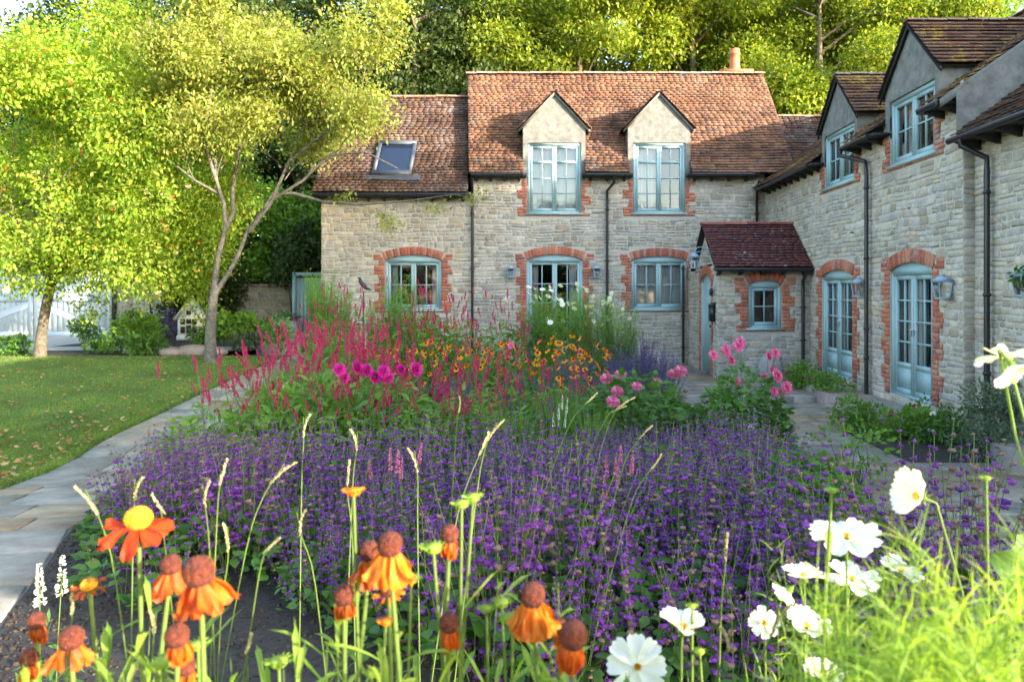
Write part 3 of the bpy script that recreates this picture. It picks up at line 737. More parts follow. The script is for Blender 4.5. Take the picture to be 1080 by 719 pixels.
# eaves of the back ranges (interrupted by the dormers)
for (a, b_) in ((-2.0, W1[0]-.1), (W1[1]+.1, W2[0]-.1), (W2[1]+.1, 5.15)):
    gutter((a, 18.27, 4.56), (b_, 18.27, 4.56), house, (0, -1, 0), r=.045)
gutter((-5.95, 18.22, 4.05), (-2.1, 18.22, 4.05), house, (0, -1, 0), r=.045)
mb = MB(); mb.box((-5.95, 18.25, 4.0), (-2.05, 18.6, 4.1)); 
for (a, b_) in ((-2.0, W1[0]-.02), (W1[1]+.02, W2[0]-.02), (W2[1]+.02, 5.3)): mb.box((a, 18.32, 4.53), (b_, 18.6, 4.6))
mb.build('soffit', M['darkwood'], house)
yp = YB-.09
downpipe([(-1.98, 18.27, 4.5), (-1.98, yp, 4.2), (-1.98, yp, 3.9), (-1.98, yp, -.3)], house, (3.6, 2.2, .9), FB)
downpipe([(1.62, 18.27, 4.52), (1.62, 18.3, 4.36), (1.46, yp, 4.18), (1.46, yp, 3.9), (1.46, yp, -.2)], house, (3.7, 2.4, 1.0), FB)
downpipe([(5.28, 18.27, 4.4), (5.28, yp, 4.2), (5.28, yp, 2.2)], house, (3.6,), FB)
downpipe([(3.40, yp, 2.28), (3.40, yp, -.2)], house, (2.2, 1.0, .2), FB)

# right wing (u = -y)
WD1 = (-14.51, -13.07, 3.66, 4.70); WD2 = (-11.72, -10.34, 3.64, 4.68)
OP_W = [(-14.66, -13.15, -.0, 2.04, .12), (-11.73, -10.40, -.0, 2.08, .12)]
bl = []; holes = []
for i, (a, b_, c, d, rise) in enumerate(OP_W):
    bl += surround(FW, a, b_, c, d, rise, house, sill=False, seed=40+i); bl.append((a, b_, c, d)); holes.append((a, b_, c, d))
for i, (a, b_, c, d) in enumerate((WD1, WD2)):
    bl += surround(FW, a, b_, c, 4.3, 0, house, head=False, sill=True, jz1=4.12, seed=50+i, wide=.24, nar=.14); bl.append((a, b_, c, d)); holes.append((a, b_, c, min(d, 4.45)))
mb = MB(); backing(mb, FW, -YB, -YS, -.6, 4.45, holes); stones(mb, FW, -YB, -YS, -.6, 4.3, bl, seed=6)
FE = Fr((0, YS, 0), (1, 0, 0), (0, -1, 0))                # near end of the higher wing
FE.quad(mb, [(XW, -.6), (9.0, -.6), (9.0, 6.80), (XW, 4.36)]); stones(mb, FE, XW, XB+.02, -.6, 4.2, [], seed=61)
tag(mb.build('wall', [M['mortar'], M['stone']], house), 'shaded side wall of the right wing with two glazed doors')
mb = MB(); FE.quad(mb, [(XW-.1, 3.6, .012), (9.0, 3.6, .012), (9.0, 6.80, .012), (XW-.1, 4.29, .012)]); mb.build('end_gable', M['render'], house)
mb = MB(); backing(mb, FW2, -YS, 1.8, -.6, 3.75, []); stones(mb, FW2, -YS, 1.8, -.6, 3.7, [], seed=8)
FN = Fr((0, -1.8, 0), (1, 0, 0), (0, -1, 0)); FN.quad(mb, [(XB, -.6), (11.2, -.6), (11.2, 3.7), (8.5, 5.6), (XB, 3.7)])
tag(mb.build('wall', [M['mortar'], M['stone']], house), 'nearer lower part of the right wing wall')
for i, (o_, nm) in enumerate(zip(OP_W, ('farther glazed double doors in the right wing', 'nearer glazed double doors in the right wing'))):
    window(FW, *o_, house, 2, 4, curtain=[(o_[0]+.1, o_[0]+.55), (o_[1]-.5, o_[1]-.1)], name='french_doors', panel=.42, label=nm, seed=12+i, fw=.07)
PW = .70; ze_w = 4.22; xe_w = 5.22
run_w = lambda z: max(0, (z-ze_w)/PW-(XW-xe_w))
for W, nm in ((WD1, 'farther gabled dormer of the right wing'), (WD2, 'nearer gabled dormer of the right wing')):
    dormer(FW, (W[0]+W[1])/2, .84, 4.80, 5.74, 4.1, W, house, M['tile_lichen'], ze_w, run_w, nm, sh=.10)
    window(FW, *W, 0, house, 2, 2, curtain=[(W[0]+.1, W[0]+.4), (W[1]-.4, W[1]-.1)], label=nm.replace('gabled dormer', 'upper casement window'), seed=3)
csw = 1/math.hypot(1, PW); XR = 9.0; Lw = (XR-xe_w)/csw; nw = int(Lw/.105)
def rows_wing(v):
    z = ze_w+(v*PW*csw); segs = [(-20.6, -(YS+.06))]
    for W in (WD1, WD2):
        c = (W[0]+W[1])/2
        if z < 4.78: h = .82
        elif z < 5.6: h = .80*(5.68-z)/.9
        else: continue
        ns = []
        for s0, s1 in segs:
            if s0 < c < s1: ns += [(s0, c-h), (c+h, s1)]
            else: ns.append((s0, s1))
        segs = ns
    return segs
tiles((xe_w, 0, ze_w), (0, -1, 0), (1, 0, PW), rows_wing, nw+1, house, M['tile_lichen'], seed=11)['label'] = 'long roof slope of the right wing'
ridge((XR, 20.6, ze_w+(XR-xe_w)*PW+.06), (XR, YS+.05, ze_w+(XR-xe_w)*PW+.06), house)
tiles((2*XR-xe_w, 0, ze_w), (0, -1, 0), (-1, 0, PW), lambda v: (-20.6, -YS), int((nw+1)*.105/.3), house, M['tile_grey'], gauge=.3, tw=.8, wav=0)
ze2, xe2 = 3.68, 5.32; XR2 = 8.4; n2_ = int((XR2-xe2)/csw/.105)
tiles((xe2, 0, ze2), (0, -1, 0), (1, 0, PW), lambda v: (-(YS-.02), 1.95), n2_+1, house, M['tile_grey'], seed=12)['label'] = 'lower roof slope nearest the right edge'
tiles((2*XR2-xe2, 0, ze2), (0, -1, 0), (-1, 0, PW), lambda v: (-YS, 1.95), int((n2_+1)*.105/.3), house, M['tile_grey'], gauge=.3, tw=.8, wav=0)
for (a, b_) in ((18.2, -WD1[0]+.12), (-WD1[1]-.12, -WD2[0]+.12), (-WD2[1]-.12, YS+.05)):
    gutter((xe_w-.03, a, ze_w-.05), (xe_w-.03, b_, ze_w-.05), house, (-1, 0, 0), r=.045)
gutter((xe2-.03, YS-.02, ze2-.05), (xe2-.03, -1.9, ze2-.05), house, (-1, 0, 0), r=.045)
mb = MB()
for (a, b_) in ((18.3, -WD1[0]), (-WD1[1], -WD2[0]), (-WD2[1], YS+.06)): mb.box((xe_w, b_, ze_w-.07), (XW+.02, a, ze_w-.02))
mb.box((xe2, -1.9, ze2-.07), (XB, YS, ze2-.02)); mb.build('soffit', M['darkwood'], house)
mb = MB()                                                 # verge board at the near end of the higher roof
q0 = A(xe_w-.02, YS+.03, ze_w-.01); q1 = A(XR, YS+.03, ze_w+(XR-xe_w)*PW-.01); V = [q0, q1, q1-A(0,0,.12), q0-A(0,0,.12)]; mb.add(V+[v-A(0,.03,0) for v in V], [(0,1,2,3),(7,6,5,4),(0,3,7,4),(0,4,5,1),(3,2,6,7)])
mb.build('barge_board', M['render'], house)
xp = XW-.09
downpipe([(xe_w-.03, 12.95, 4.15), (xe_w-.03, 12.95, 4.05), (xp, 12.45, 3.86), (xp, 12.4, 3.7), (xp, 12.4, -.2)], house, (3.4, 2.2, 1.0, .5), FW)
xp = XB-.09
downpipe([(xe2-.03, 9.35, 3.6), (xe2-.03, 9.35, 3.52), (xp, 9.23, 3.34), (xp, 9.23, 3.2), (xp, 9.23, -.3)], house, (2.9, 1.6, .6), FW2)
mb = MB()                                                 # far side of the wing
mb.box((12.4, YS, -.6), (12.5, 23, 4.25)); mb.box((11.0, -1.8, -.6), (11.1, YS, 3.7)); mb.box((5.6, 23.0, -.6), (12.4, 23.1, 4.2)); mb.build('wall', M['stone'], house)
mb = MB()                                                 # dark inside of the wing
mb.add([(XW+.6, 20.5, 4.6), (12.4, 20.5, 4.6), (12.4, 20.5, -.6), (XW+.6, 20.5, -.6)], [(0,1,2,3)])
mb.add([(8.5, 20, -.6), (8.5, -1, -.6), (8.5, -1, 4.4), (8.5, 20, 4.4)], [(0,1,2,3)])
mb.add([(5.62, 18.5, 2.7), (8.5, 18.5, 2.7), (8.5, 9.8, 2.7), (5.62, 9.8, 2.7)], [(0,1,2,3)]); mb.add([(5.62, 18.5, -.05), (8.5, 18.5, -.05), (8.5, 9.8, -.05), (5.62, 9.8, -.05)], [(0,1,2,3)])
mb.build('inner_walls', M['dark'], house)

# porch in the corner
YPF = 15.35; XPL = 3.55; zr = 3.12; yr = 16.4; ze = 2.12; yef = 15.1
por = empty('porch', (0, 0, 0), parent=house); por['label'] = 'small gabled porch in the corner with dark red tiles'
FP = Fr((0, YPF, 0), (1, 0, 0), (0, -1, 0)); FPL = Fr((XPL, 0, 0), (0, -1, 0), (-1, 0, 0))
pw = (4.20, 4.90, .85, 1.86, .09); pd = (-17.05, -15.92, -.23, 2.02, .18)
bl = surround(FP, *pw[:4], pw[4], por, seed=60, wide=.28, nar=.17); bl.append(pw[:4])
mb = MB(); backing(mb, FP, XPL, XW, -.5, 2.3, [pw[:4]]); stones(mb, FP, XPL, XW, -.5, 2.22, bl, seed=14, lo=.08, hi=.16)
bl = surround(FPL, *pd[:4], pd[4], por, sill=False, seed=62, wide=.16, nar=.12); bl.append(pd[:4])
backing(mb, FPL, -YB, -YPF, -.5, 2.2, [(pd[0], pd[1], -.5, pd[3])])
slp = (zr-ze)/(yr-yef)
FPL.quad(mb, [(-17.8, 2.2), (-YPF, 2.2), (-YPF, zr-.08-slp*(yr-YPF)), (-yr, zr-.08), (-17.7, zr-.08-slp*1.3)])
def lim(z):
    if z < 2.2: return (-YB, -YPF)
    k = (zr-.08-z)/slp; return (-yr-k, -yr+k)
stones(mb, FPL, -YB, -YPF, -.5, zr-.12, bl, lim=lim, seed=15, lo=.07, hi=.13)
mb.build('wall', [M['mortar'], M['stone']], por)
csp = 1/math.hypot(1, slp); npz = int((yr-yef)/csp/.1)
tiles((0, yef, ze), (1, 0, 0), (0, 1, slp), lambda v: (XPL-.12, XW-.02), npz+1, por, M['tile_dark'], gauge=.1, seed=21, wav=.004)
tiles((0, 2*yr-yef, ze), (1, 0, 0), (0, -1, slp), lambda v: (XPL-.12, XW-.02), npz+1, por, M['tile_dark'], gauge=.1, seed=22, wav=.004)
ridge((XPL-.14, yr, zr+.03), (XW, yr, zr+.03), por, mat=mat_pieces('red_ridge_tile', [(.42,.10,.06),(.30,.09,.07),(.46,.14,.08)], nscale=9), seg=.42, r0=.09)
gutter((XPL-.12, yef-.03, ze-.04), (XW, yef-.03, ze-.04), por, (0, -1, 0), r=.04)
mb = MB(); mb.box((XPL-.1, yef, ze-.05), (XW, YPF, ze-.01)); mb.box((XPL+.02, 17.7, 2.05), (XW, YB, 2.2)); mb.build('soffit', M['darkwood'], por)
window(FP, *pw, por, 2, 2, leaves_=1, label='small two by two pane porch window', seed=8)
mb = MB()                                                 # plank door
P = arc(pd[0], pd[1], pd[3]-pd[4], pd[4], 10)
for i in range(10):
    (a, za), (b_, zb) = P[i], P[i+1]; a += .006
    V = [FPL.p(a,pd[2],-.05), FPL.p(b_,pd[2],-.05), FPL.p(b_,pd[2],-.10), FPL.p(a,pd[2],-.10), FPL.p(a,za,-.05), FPL.p(b_,zb,-.05), FPL.p(b_,zb,-.10), FPL.p(a,za,-.10)]; mb.add(V, BOXF)
dr = mb.build('door', M['frame'], por)
mb = MB(); FPL.box(mb, pd[0], pd[0]+.06, pd[2], pd[3]-pd[4], -.09, -.03); FPL.box(mb, pd[1]-.06, pd[1], pd[2], pd[3]-pd[4], -.09, -.03); mb.build('frame', M['frame'], dr)
mb = MB(); c = FPL.p(-16.05, .85, -.0); mb.lathe([(.0,-.03),(.03,-.02),(.03,.02),(0,.03)], tuple(c), 10); FPL.box(mb, -16.06, -16.04, .84, .86, -.05, 0); mb.build('handle', M['blackmetal'], dr)
downpipe([(5.33, yef-.03, 2.05), (5.33, yef-.03, 2.0), (5.33, YPF-.08, 1.85), (5.33, YPF-.08, 1.7), (5.33, YPF-.08, -.2)], por, (1.3, .6), FP)
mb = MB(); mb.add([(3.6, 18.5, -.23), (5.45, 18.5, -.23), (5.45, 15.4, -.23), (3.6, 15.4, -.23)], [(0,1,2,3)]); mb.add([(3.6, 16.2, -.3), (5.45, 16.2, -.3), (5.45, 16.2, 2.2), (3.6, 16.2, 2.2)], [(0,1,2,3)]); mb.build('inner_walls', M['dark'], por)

# ------------------------------------------------------------ lanterns and small fixtures
def lantern(F, u, z, h, label, d=.13, bracket='wall'):
    root = empty('wall_lantern', tuple(F.p(u, z, 0))); tag(root, label, 'lantern', 'slate blue lanterns on the cottage walls')
    o = F.p(0, 0, 0)-F.p(0, 0, 0)
    f = Fr((0, 0, 0), tuple(F.U), tuple(F.N)); w1, w0 = h*.24, h*.17
    mb = MB()
    zb, zt = -h*.38, h*.18
    for s in (-1, 1):
        for t in (-1, 1):
            mb.tube([f.p(s*w0, zb, d+t*w0), f.p(s*w1, zt, d+t*w1)], .009, 4)
    f.box(mb, -w0-.01, w0+.01, zb-.02, zb, d-w0-.01, d+w0+.01); f.box(mb, -w1-.012, w1+.012, zt, zt+.018, d-w1-.012, d+w1+.012)
    mb.build('cage', M['lamp'], root)
    mb = MB(); a = w1+.02; V = [f.p(-a,zt+.018,d-a), f.p(a,zt+.018,d-a), f.p(a,zt+.018,d+a), f.p(-a,zt+.018,d+a)]; c = .3*a
    V += [f.p(-c,zt+h*.22,d-c), f.p(c,zt+h*.22,d-c), f.p(c,zt+h*.22,d+c), f.p(-c,zt+h*.22,d+c)]; mb.add(V, BOXF)
    f.box(mb, -c*.9, c*.9, zt+h*.22, zt+h*.28, d-c*.9, d+c*.9); mb.build('hood', M['lamp'], root)
    mb = MB()
    for s in (-1, 1):
        mb.add([f.p(s*w0*.95,zb,d-w0), f.p(s*w0*.95,zb,d+w0), f.p(s*w1*.95,zt,d+w1), f.p(s*w1*.95,zt,d-w1)], [(0,1,2,3)])
        mb.add([f.p(-w0,zb,d+s*w0*.95), f.p(w0,zb,d+s*w0*.95), f.p(w1,zt,d+s*w1*.95), f.p(-w1,zt,d+s*w1*.95)], [(0,1,2,3)])
    mb.build('glass', M['glass'], root)
    mb = MB(); mb.lathe([(.02,zb),(.02,zb+h*.22),(.012,zb+h*.26),(.0,zb+h*.3)], tuple(f.p(0,0,d)), 8); mb.build('bulb', M['white'], root)
    mb = MB()
    if bracket == 'wall':
        f.box(mb, -.045, .045, -h*.3, h*.15, .022, .035); mb.tube([f.p(0,-h*.1,.03), f.p(0,-h*.47,d*.6), f.p(0,-h*.4,d)], .009, 5)
    else:
        f.box(mb, -.02, .02, h*.3, h*.9, .022, .035)
        mb.tube([f.p(0,h*.62,.03), f.p(0,h*.78,d*.5), f.p(0,h*.72,d*.85), f.p(0,h*.5,d)], .011, 5); mb.tube([f.p(0,h*.5,.03), f.p(0,h*.5,d)], .009, 5)
    mb.build('bracket', M['lamp'], root)
    return root
lantern(FB, -1.0, 2.12, .36, 'slate blue lantern on the stone between left downpipe and glazed doors')
lantern(FB, 1.19, 2.12, .36, 'slate blue lantern on the stone just left of the middle downpipe')
lantern(FPL, -16.1, 2.30, .40, 'lantern hanging on a scrolled bracket off the porch gable', d=.34, bracket='arm')
lantern(FW, -12.62, 1.70, .38, 'slate blue lantern between the two glazed doors of the wing')
lantern(FW, -9.93, 1.70, .38, 'slate blue lantern right of the nearer glazed doors')
lantern(FW2, -8.45, 1.75, .38, 'slate blue lantern at the right edge with leaves trailing over it')
r0 = empty('porch_lamp', (XPL, 15.62, 1.6)); tag(r0, 'tiny black cylinder lamp on the porch wall above the letter box', 'lamp')
mb = MB(); mb.lathe([(0,-.07),(.035,-.06),(.04,.04),(.02,.09),(0,.1)], (-.08, 0, 0), 10); mb.build('shade', M['blackmetal'], r0); mb = MB(); mb.box((-.06,-.012,-.01), (-.0,.012,.012)); mb.build('arm', M['blackmetal'], r0)
r0 = empty('letter_box', (XPL, 15.63, 1.17)); tag(r0, 'narrow black letter box fixed beside the porch door', 'letter box')
mb = MB(); mb.box((-.11,-.13,-.19), (-.02,.13,.15)); mb.build('body', M['blackmetal'], r0); mb = MB(); mb.add([(-.13,-.14,.14),(-.02,-.14,.2),(-.02,.14,.2),(-.13,.14,.14),(-.13,-.14,.155),(-.02,-.14,.215),(-.02,.14,.215),(-.13,.14,.155)], BOXF); mb.build('lid', M['blackmetal'], r0)
# pale rounded stone leaning on the porch
mb = MB(); V = []
for i in range(9):
    for j in range(14):
        t = math.pi*i/8; p = 2*math.pi*j/14; V.append((.26*math.sin(t)*math.cos(p)*(1+.05*math.sin(3*p)), .09*math.sin(t)*math.sin(p), .30*math.cos(t)*(1+.04*math.sin(2*p+1))))
V = np.array(V)+A(4.62, 15.2, .03); mb.arr(V, [(i*14+j, i*14+(j+1) % 14, (i+1)*14+(j+1) % 14, (i+1)*14+j) for i in range(8) for j in range(14)])
tag(mb.build('standing_stone', mat_plain('pale_boulder', (.36,.35,.34), .9, nscale=6, namp=.2, bumps=.5), smooth=True), 'pale rounded stone propped against the porch wall', 'stone')

# ------------------------------------------------------------ plants
def flat_leaf_ring(mb, n, r0, r1, z0, z1, size, tpl=LEAF, wid=.7, m=0, up=.5, cz=0):
    """n leaves spread through a mound"""
    a = rg.uniform(0, 2*math.pi, n); q = np.sqrt(rg.uniform(0, 1, n)); rr = r0+(r1-r0)*q
    zt = z0+(z1-z0)*np.sqrt(np.clip(1-(q*.95)**2, 0, 1))*rg.uniform(.45, 1., n)
    P = np.stack([rr*np.cos(a), rr*np.sin(a), zt], 1); D = np.stack([np.cos(a), np.sin(a), np.full(n, up-.3)], 1)+rg.normal(size=(n, 3))*.5
    T = np.stack([np.cos(a)*.4, np.sin(a)*.4, np.ones(n)], 1)+rg.normal(size=(n, 3))*.35
    leaves(mb, tpl, P, D, rg.uniform(.7, 1.3, n)*size, wid, m, T)
def stems(mb, base, tip, r=.003, m=0, bend=.0, n=3, tp=.55):
    for b_, t in zip(base, tip):
        k = n+1; ts = np.linspace(0, 1, k)[:, None]; off = rg.normal(size=3)*bend; off[2] = 0
        mb.tube(b_*(1-ts)+t*ts+np.sin(ts*math.pi)*off, np.linspace(r, r*tp, k), n, m, cap=False)
def whorls(mb, C, rad, npet, size, m=0, flat=.6):
    N = len(C); D = rdir(N*npet); D[:, 2] *= flat; D = unit(D); P = np.repeat(C, npet, 0)+D*np.repeat(np.broadcast_to(rad, (N,)), npet)[:, None]*.45
    leaves(mb, KITE, P, D+rg.normal(size=D.shape)*.25, np.repeat(np.broadcast_to(size, (N,)), npet)*rg.uniform(.7, 1.3, N*npet), .9, m)

def place(protos, spots, labels=None):
    out = []
    for i, (x, y, s_) in enumerate(spots):
        rz = rnd.uniform(0, 6.28); z = g(x, y)
        sc = (s_, s_, s_*rnd.uniform(.92, 1.08)) if not hasattr(s_, '__len__') else s_
        if i < len(protos): o = protos[i]; o.location = (x, y, z); o.rotation_euler = (0, 0, rz); o.scale = sc
        else: o = copy_tree(protos[rnd.randrange(len(protos))], (x, y, z), rz, sc)
        if labels: o['label'] = labels[i] if isinstance(labels, list) else labels(i, x, y)
        out.append(o)
    return out
def poisson(n, fn, x0, x1, y0, y1, dmin, tries=6000, dens=None):
    out = []
    for _ in range(tries):
        x, y = rnd.uniform(x0, x1), rnd.uniform(y0, y1)
        if fn(x, y) and all((x-a)**2+(y-b_)**2 > dmin*dmin for a, b_, _c in out): out.append((x, y, rnd.uniform(.85, 1.15)))
        if len(out) >= n: break
    return out

M['calyx'] = mat_leaf('faded_calyx', G((.22,.12,.12),(.30,.19,.15),(.18,.14,.10)), .2)
ICO_V = []; _p = (1+5**.5)/2
for a_, b_ in ((-1,_p),(1,_p),(-1,-_p),(1,-_p)): ICO_V.append((a_,b_,0))
for a_, b_ in ((-1,_p),(1,_p),(-1,-_p),(1,-_p)): ICO_V.append((0,a_,b_))
for a_, b_ in ((_p,-1),(_p,1),(-_p,-1),(-_p,1)): ICO_V.append((a_,0,b_))
ICO_V = np.array(ICO_V)/math.sqrt(1+_p*_p); ICO_F = [(0,11,5),(0,5,1),(0,1,7),(0,7,10),(0,10,11),(1,5,9),(5,11,4),(11,10,2),(10,7,6),(7,1,8),(3,9,4),(3,4,2),(3,2,6),(3,6,8),(3,8,9),(4,9,5),(2,4,11),(6,2,10),(8,6,7),(9,8,1)]
def beads(mb, C, R, m=0, sq=.72):
    N = len(C); V = ICO_V[None]*(1+rg.normal(size=(N, 12, 1))*.22)*R[:, None, None]*A(1,1,sq); V = V+C[:, None, :]
    F = (np.array(ICO_F)[None]+(np.arange(N)*12)[:, None, None]).reshape(-1, 3); mb.arr(V.reshape(-1, 3), F, m)
# violet whorled sage -------------------------------------------------
def sage(i, h=.58, ns=36, rad=.27, pm='p_purple', name='purple_sage', lab=None, grp=None):
    root = empty(name); tag(root, lab, 'sage plant', grp)
    a = rg.uniform(0, 6.28, ns); q = np.sqrt(rg.uniform(0, 1, ns)); B = np.stack([q*rad*.5*np.cos(a), q*rad*.5*np.sin(a), np.zeros(ns)], 1)
    H = h*rg.uniform(.62, 1.18, ns)*(1-.22*q); T = np.stack([q*rad*1.25*np.cos(a), q*rad*1.25*np.sin(a), H], 1)+rg.normal(size=(ns, 3))*A(.03,.03,0)
    mb = MB(); stems(mb, B, T, .0028, 0, .02)
    mb.build('stems', M['stem'], root)
    mb = MB(); C = []; R = []; cnt = []
    for b_, t in zip(B, T):
        k = rnd.randint(6, 9); cnt.append(k); L = np.linalg.norm(t-b_); st = .046
        for j in range(k): f = 1-(j*st*(1+.05*j))/L; C.append(b_+(t-b_)*f+rg.normal(size=3)*.002); R.append(.0075+.0028*min(j, 3))
    C, R = np.array(C), np.array(R); old = (rg.uniform(0, 1, len(C)) < .16) | np.repeat(rg.uniform(0, 1, ns) < .10, [c_ for c_ in cnt])
    beads(mb, C[~old], R[~old]*.82, 0); whorls(mb, C[~old], R[~old]*1.25, 6, R[~old]*.75, 0, .5); beads(mb, C[old], R[old]*.85, 1); whorls(mb, C[old], R[old]*1.1, 4, R[old]*.6, 1, .5)
    tag(mb.build('flower_spikes', [M[pm], M['calyx']], root), kind='stuff')
    mb = MB(); flat_leaf_ring(mb, 120, 0, rad*1.15, .03, h*.45, .065, LEAF, .75); mb.build('leaves', M['l_mid'], root)
    return root
SL = 'violet sage clump in the wide purple drift across the middle of the bed'
SG = 'violet sage clumps of the middle drift'
protos = [sage(i, lab=SL, grp=SG) for i in range(5)]
def in_bed(x, y, mg_=.15): return xe('pr', y)+mg_ < x < xe('br', y)-mg_
def drift(x, y):
    if not in_bed(x, y, .32) or x > .30*y+.12*math.sin(y*2.3): return False
    if math.sin(x*2.6+1.0)*math.sin(y*1.9+x)+.35*math.sin(x*7+y*5) > .86: return False
    top = np.interp(x, [-4, -3, -1.5, 0, 1, 2.0, 2.8], [6.6, 6.7, 6.3, 7.0, 7.9, 7.0, 5.0]); bot = np.interp(x, [-4, -2.6, -1.6, -.8, 0, 1, 2.5], [5.0, 4.5, 3.9, 3.2, 2.7, 2.5, 2.7])
    return bot < y < top
place(protos, [(x, y, rnd.choice([.72, .9, 1.0, 1.08, 1.25])) for x, y, _s in poisson(150, drift, -4.2, 2.9, 2.3, 8.5, .30, 9000)])
SR = 'taller violet sage with open spikes beside the right hand flagstones'
pr2 = [sage(9+i, h=.80, ns=17, rad=.23, lab=SR, grp='violet sage at the right edge of the bed') for i in range(2)]
place(pr2, [(x, y, s_) for x, y, s_ in [(1.08,2.55,1.2),(1.3,2.7,1.25),(1.52,2.85,1.2),(1.2,2.95,1.15),(1.45,2.5,1.2),(1.68,3.0,1.2),(1.25,2.3,1.15),(1.75,2.75,1.2),(1.0,2.8,1.1),(1.6,2.6,1.2)]])
pr3 = [sage(15+i, h=.55, ns=8, rad=.22, lab='loose violet sage leaning out over the left path edge', grp='violet sage at the left path edge') for i in range(2)]
place(pr3, [(-2.65,4.6,1.1),(-2.9,5.1,1.1),(-2.4,4.2,1.0),(-2.15,3.7,.9),(-3.1,5.6,1.1),(-2.3,4.5,1.0),(-1.8,3.5,.8)])

# catmint / blue haze further back ------------------------------------
def haze_plant(lab, grp, h=.8, ns=46, rad=.35):
    root = empty('lavender_blue_sage'); tag(root, lab, 'sage plant', grp)
    a = rg.uniform(0, 6.28, ns); q = np.sqrt(rg.uniform(0, 1, ns)); B = np.stack([q*rad*.5*np.cos(a), q*rad*.5*np.sin(a), np.zeros(ns)], 1)
    T = np.stack([q*rad*1.2*np.cos(a), q*rad*1.2*np.sin(a), h*rg.uniform(.7, 1.1, ns)], 1)
    mb = MB(); stems(mb, B, T, .003, 0, .02); mb.build('stems', M['l_grey'], root)
    mb = MB(); C = np.concatenate([b_+(t-b_)*np.linspace(.45, 1, 13)[:, None] for b_, t in zip(B, T)])+rg.normal(size=(ns*13, 3))*.006
    whorls(mb, C, .009, 5, .017, flat=1.2); tag(mb.build('flower_spikes', M['p_blue'], root), kind='stuff')
    mb = MB(); flat_leaf_ring(mb, 200, 0, rad*1.1, .05, h*.6, .06, KITE, .5); mb.build('leaves', M['l_grey'], root)
    return root
hp = [haze_plant('hazy lavender blue plant at the back of the bed below the middle downpipe', 'hazy lavender blue plants') for _ in range(3)]
spots = [(1.2,13.6,1.25),(1.7,13.2,1.2),(.7,13.3,1.2),(1.4,12.7,1.1),(.2,11.2,1.0),(-.3,10.4,1.0),(.6,10.6,.95),(-1.1,9.3,.95),(-.6,9.0,.9),(-1.5,9.9,1.0),(.1,9.4,.9),(.3,12.0,1.1),(1.0,11.8,1.0),(1.9,12.4,1.1),(-1.9,8.6,.9),(.9,9.8,.9),(-.2,8.4,.9),(.4,8.5,.85)]
place(hp, spots)

# persicaria ----------------------------------------------------------
def spike_mesh(L=.10, r=.009):
    mb = MB(); n = 110; z = rg.uniform(0, 1, n); a = rg.uniform(0, 6.28, n); rr = r*(.5+.7*np.sin(np.clip(z*1.1+.15, 0, 1)*math.pi))
    P = np.stack([rr*.5*np.cos(a), rr*.5*np.sin(a), z*L], 1); D = np.stack([np.cos(a), np.sin(a), rg.uniform(.1, .9, n)], 1)
    leaves(mb, KITE, P, D, r*1.1, .9); mb.tube([(0,0,-.02),(0,0,L)], r*.35, 4, 0); return mb
SPK = [spike_mesh(.10), spike_mesh(.13, .010), spike_mesh(.075, .010)]
SPM = []
def persicaria(lab, grp, h=1.08, ns=20, rad=.48, leafy=300):
    root = empty('red_bistort'); tag(root, lab, 'bistort plant', grp)
    a = rg.uniform(0, 6.28, ns); q = np.sqrt(rg.uniform(0, 1, ns)); B = np.stack([q*rad*.4*np.cos(a), q*rad*.4*np.sin(a), np.zeros(ns)], 1)
    T = np.stack([q*rad*1.2*np.cos(a), q*rad*1.2*np.sin(a), h*rg.uniform(.58, 1.12, ns)], 1)
    mb = MB(); stems(mb, B, T, .004, 0, .03); mb.build('stems', M['stem'], root)
    for b_, t in zip(B, T):
        k = rnd.randrange(3)
        if len(SPM) <= k:
            k = len(SPM); o = SPK[k].build('flower_spike', M['p_red'], root); SPM.append(o)
        else: o = SPM[k].copy(); S.collection.objects.link(o); o.parent = root
        d = unit(t-b_+rg.normal(size=3)*A(.15, .15, 0)); o.location = tuple(t); o.rotation_euler = Vector(d).to_track_quat('Z', 'Y').to_euler(); s_ = rnd.uniform(.8, 1.25); o.scale = (s_*1.05, s_*1.05, s_*1.25)
    mb = MB(); flat_leaf_ring(mb, leafy, 0, rad*1.05, .08, h*.80, .13, LEAF, .42); mb.build('leaves', M['l_lime'], root)
    return root
PL1 = 'crimson bistort with upright poker spikes on the left side of the bed'
pp = [persicaria(PL1, 'crimson bistort near the left path') for _ in range(4)]
sp1 = [(-3.3,7.9,1.0),(-2.8,7.5,1.05),(-3.6,8.5,1.0),(-2.9,8.5,1.1),(-2.2,7.9,1.05),(-2.4,8.8,1.05),(-3.5,9.4,1.05),(-2.8,9.6,1.05),(-1.7,7.5,1.0),(-1.2,7.9,.9),(-1.8,8.4,.95),(-3.75,7.2,.85),(-3.9,9.9,1.0),(-.9,7.7,.75),(-.4,7.9,.7)]
sp1 = [(x+.4 if x < -.36*y else x, y, s_) for x, y, s_ in sp1]+[(-.6,8.9,.9),(.0,9.3,.85),(-2.5,7.0,.8),(-1.9,6.8,.75),(-1.3,7.1,.75),(-2.9,7.3,.8),(-.7,7.4,.7),(.5,8.9,.75),(-1.0,8.4,.85)]
sp1 = [(x, y, s_*1.12) for x, y, s_ in sp1]
place(pp, sp1)
pp2 = [persicaria('tall crimson bistort in front of the low left wall of the cottage', 'crimson bistort in front of the cottage wall', h=1.75, ns=22, rad=.5, leafy=380) for _ in range(2)]
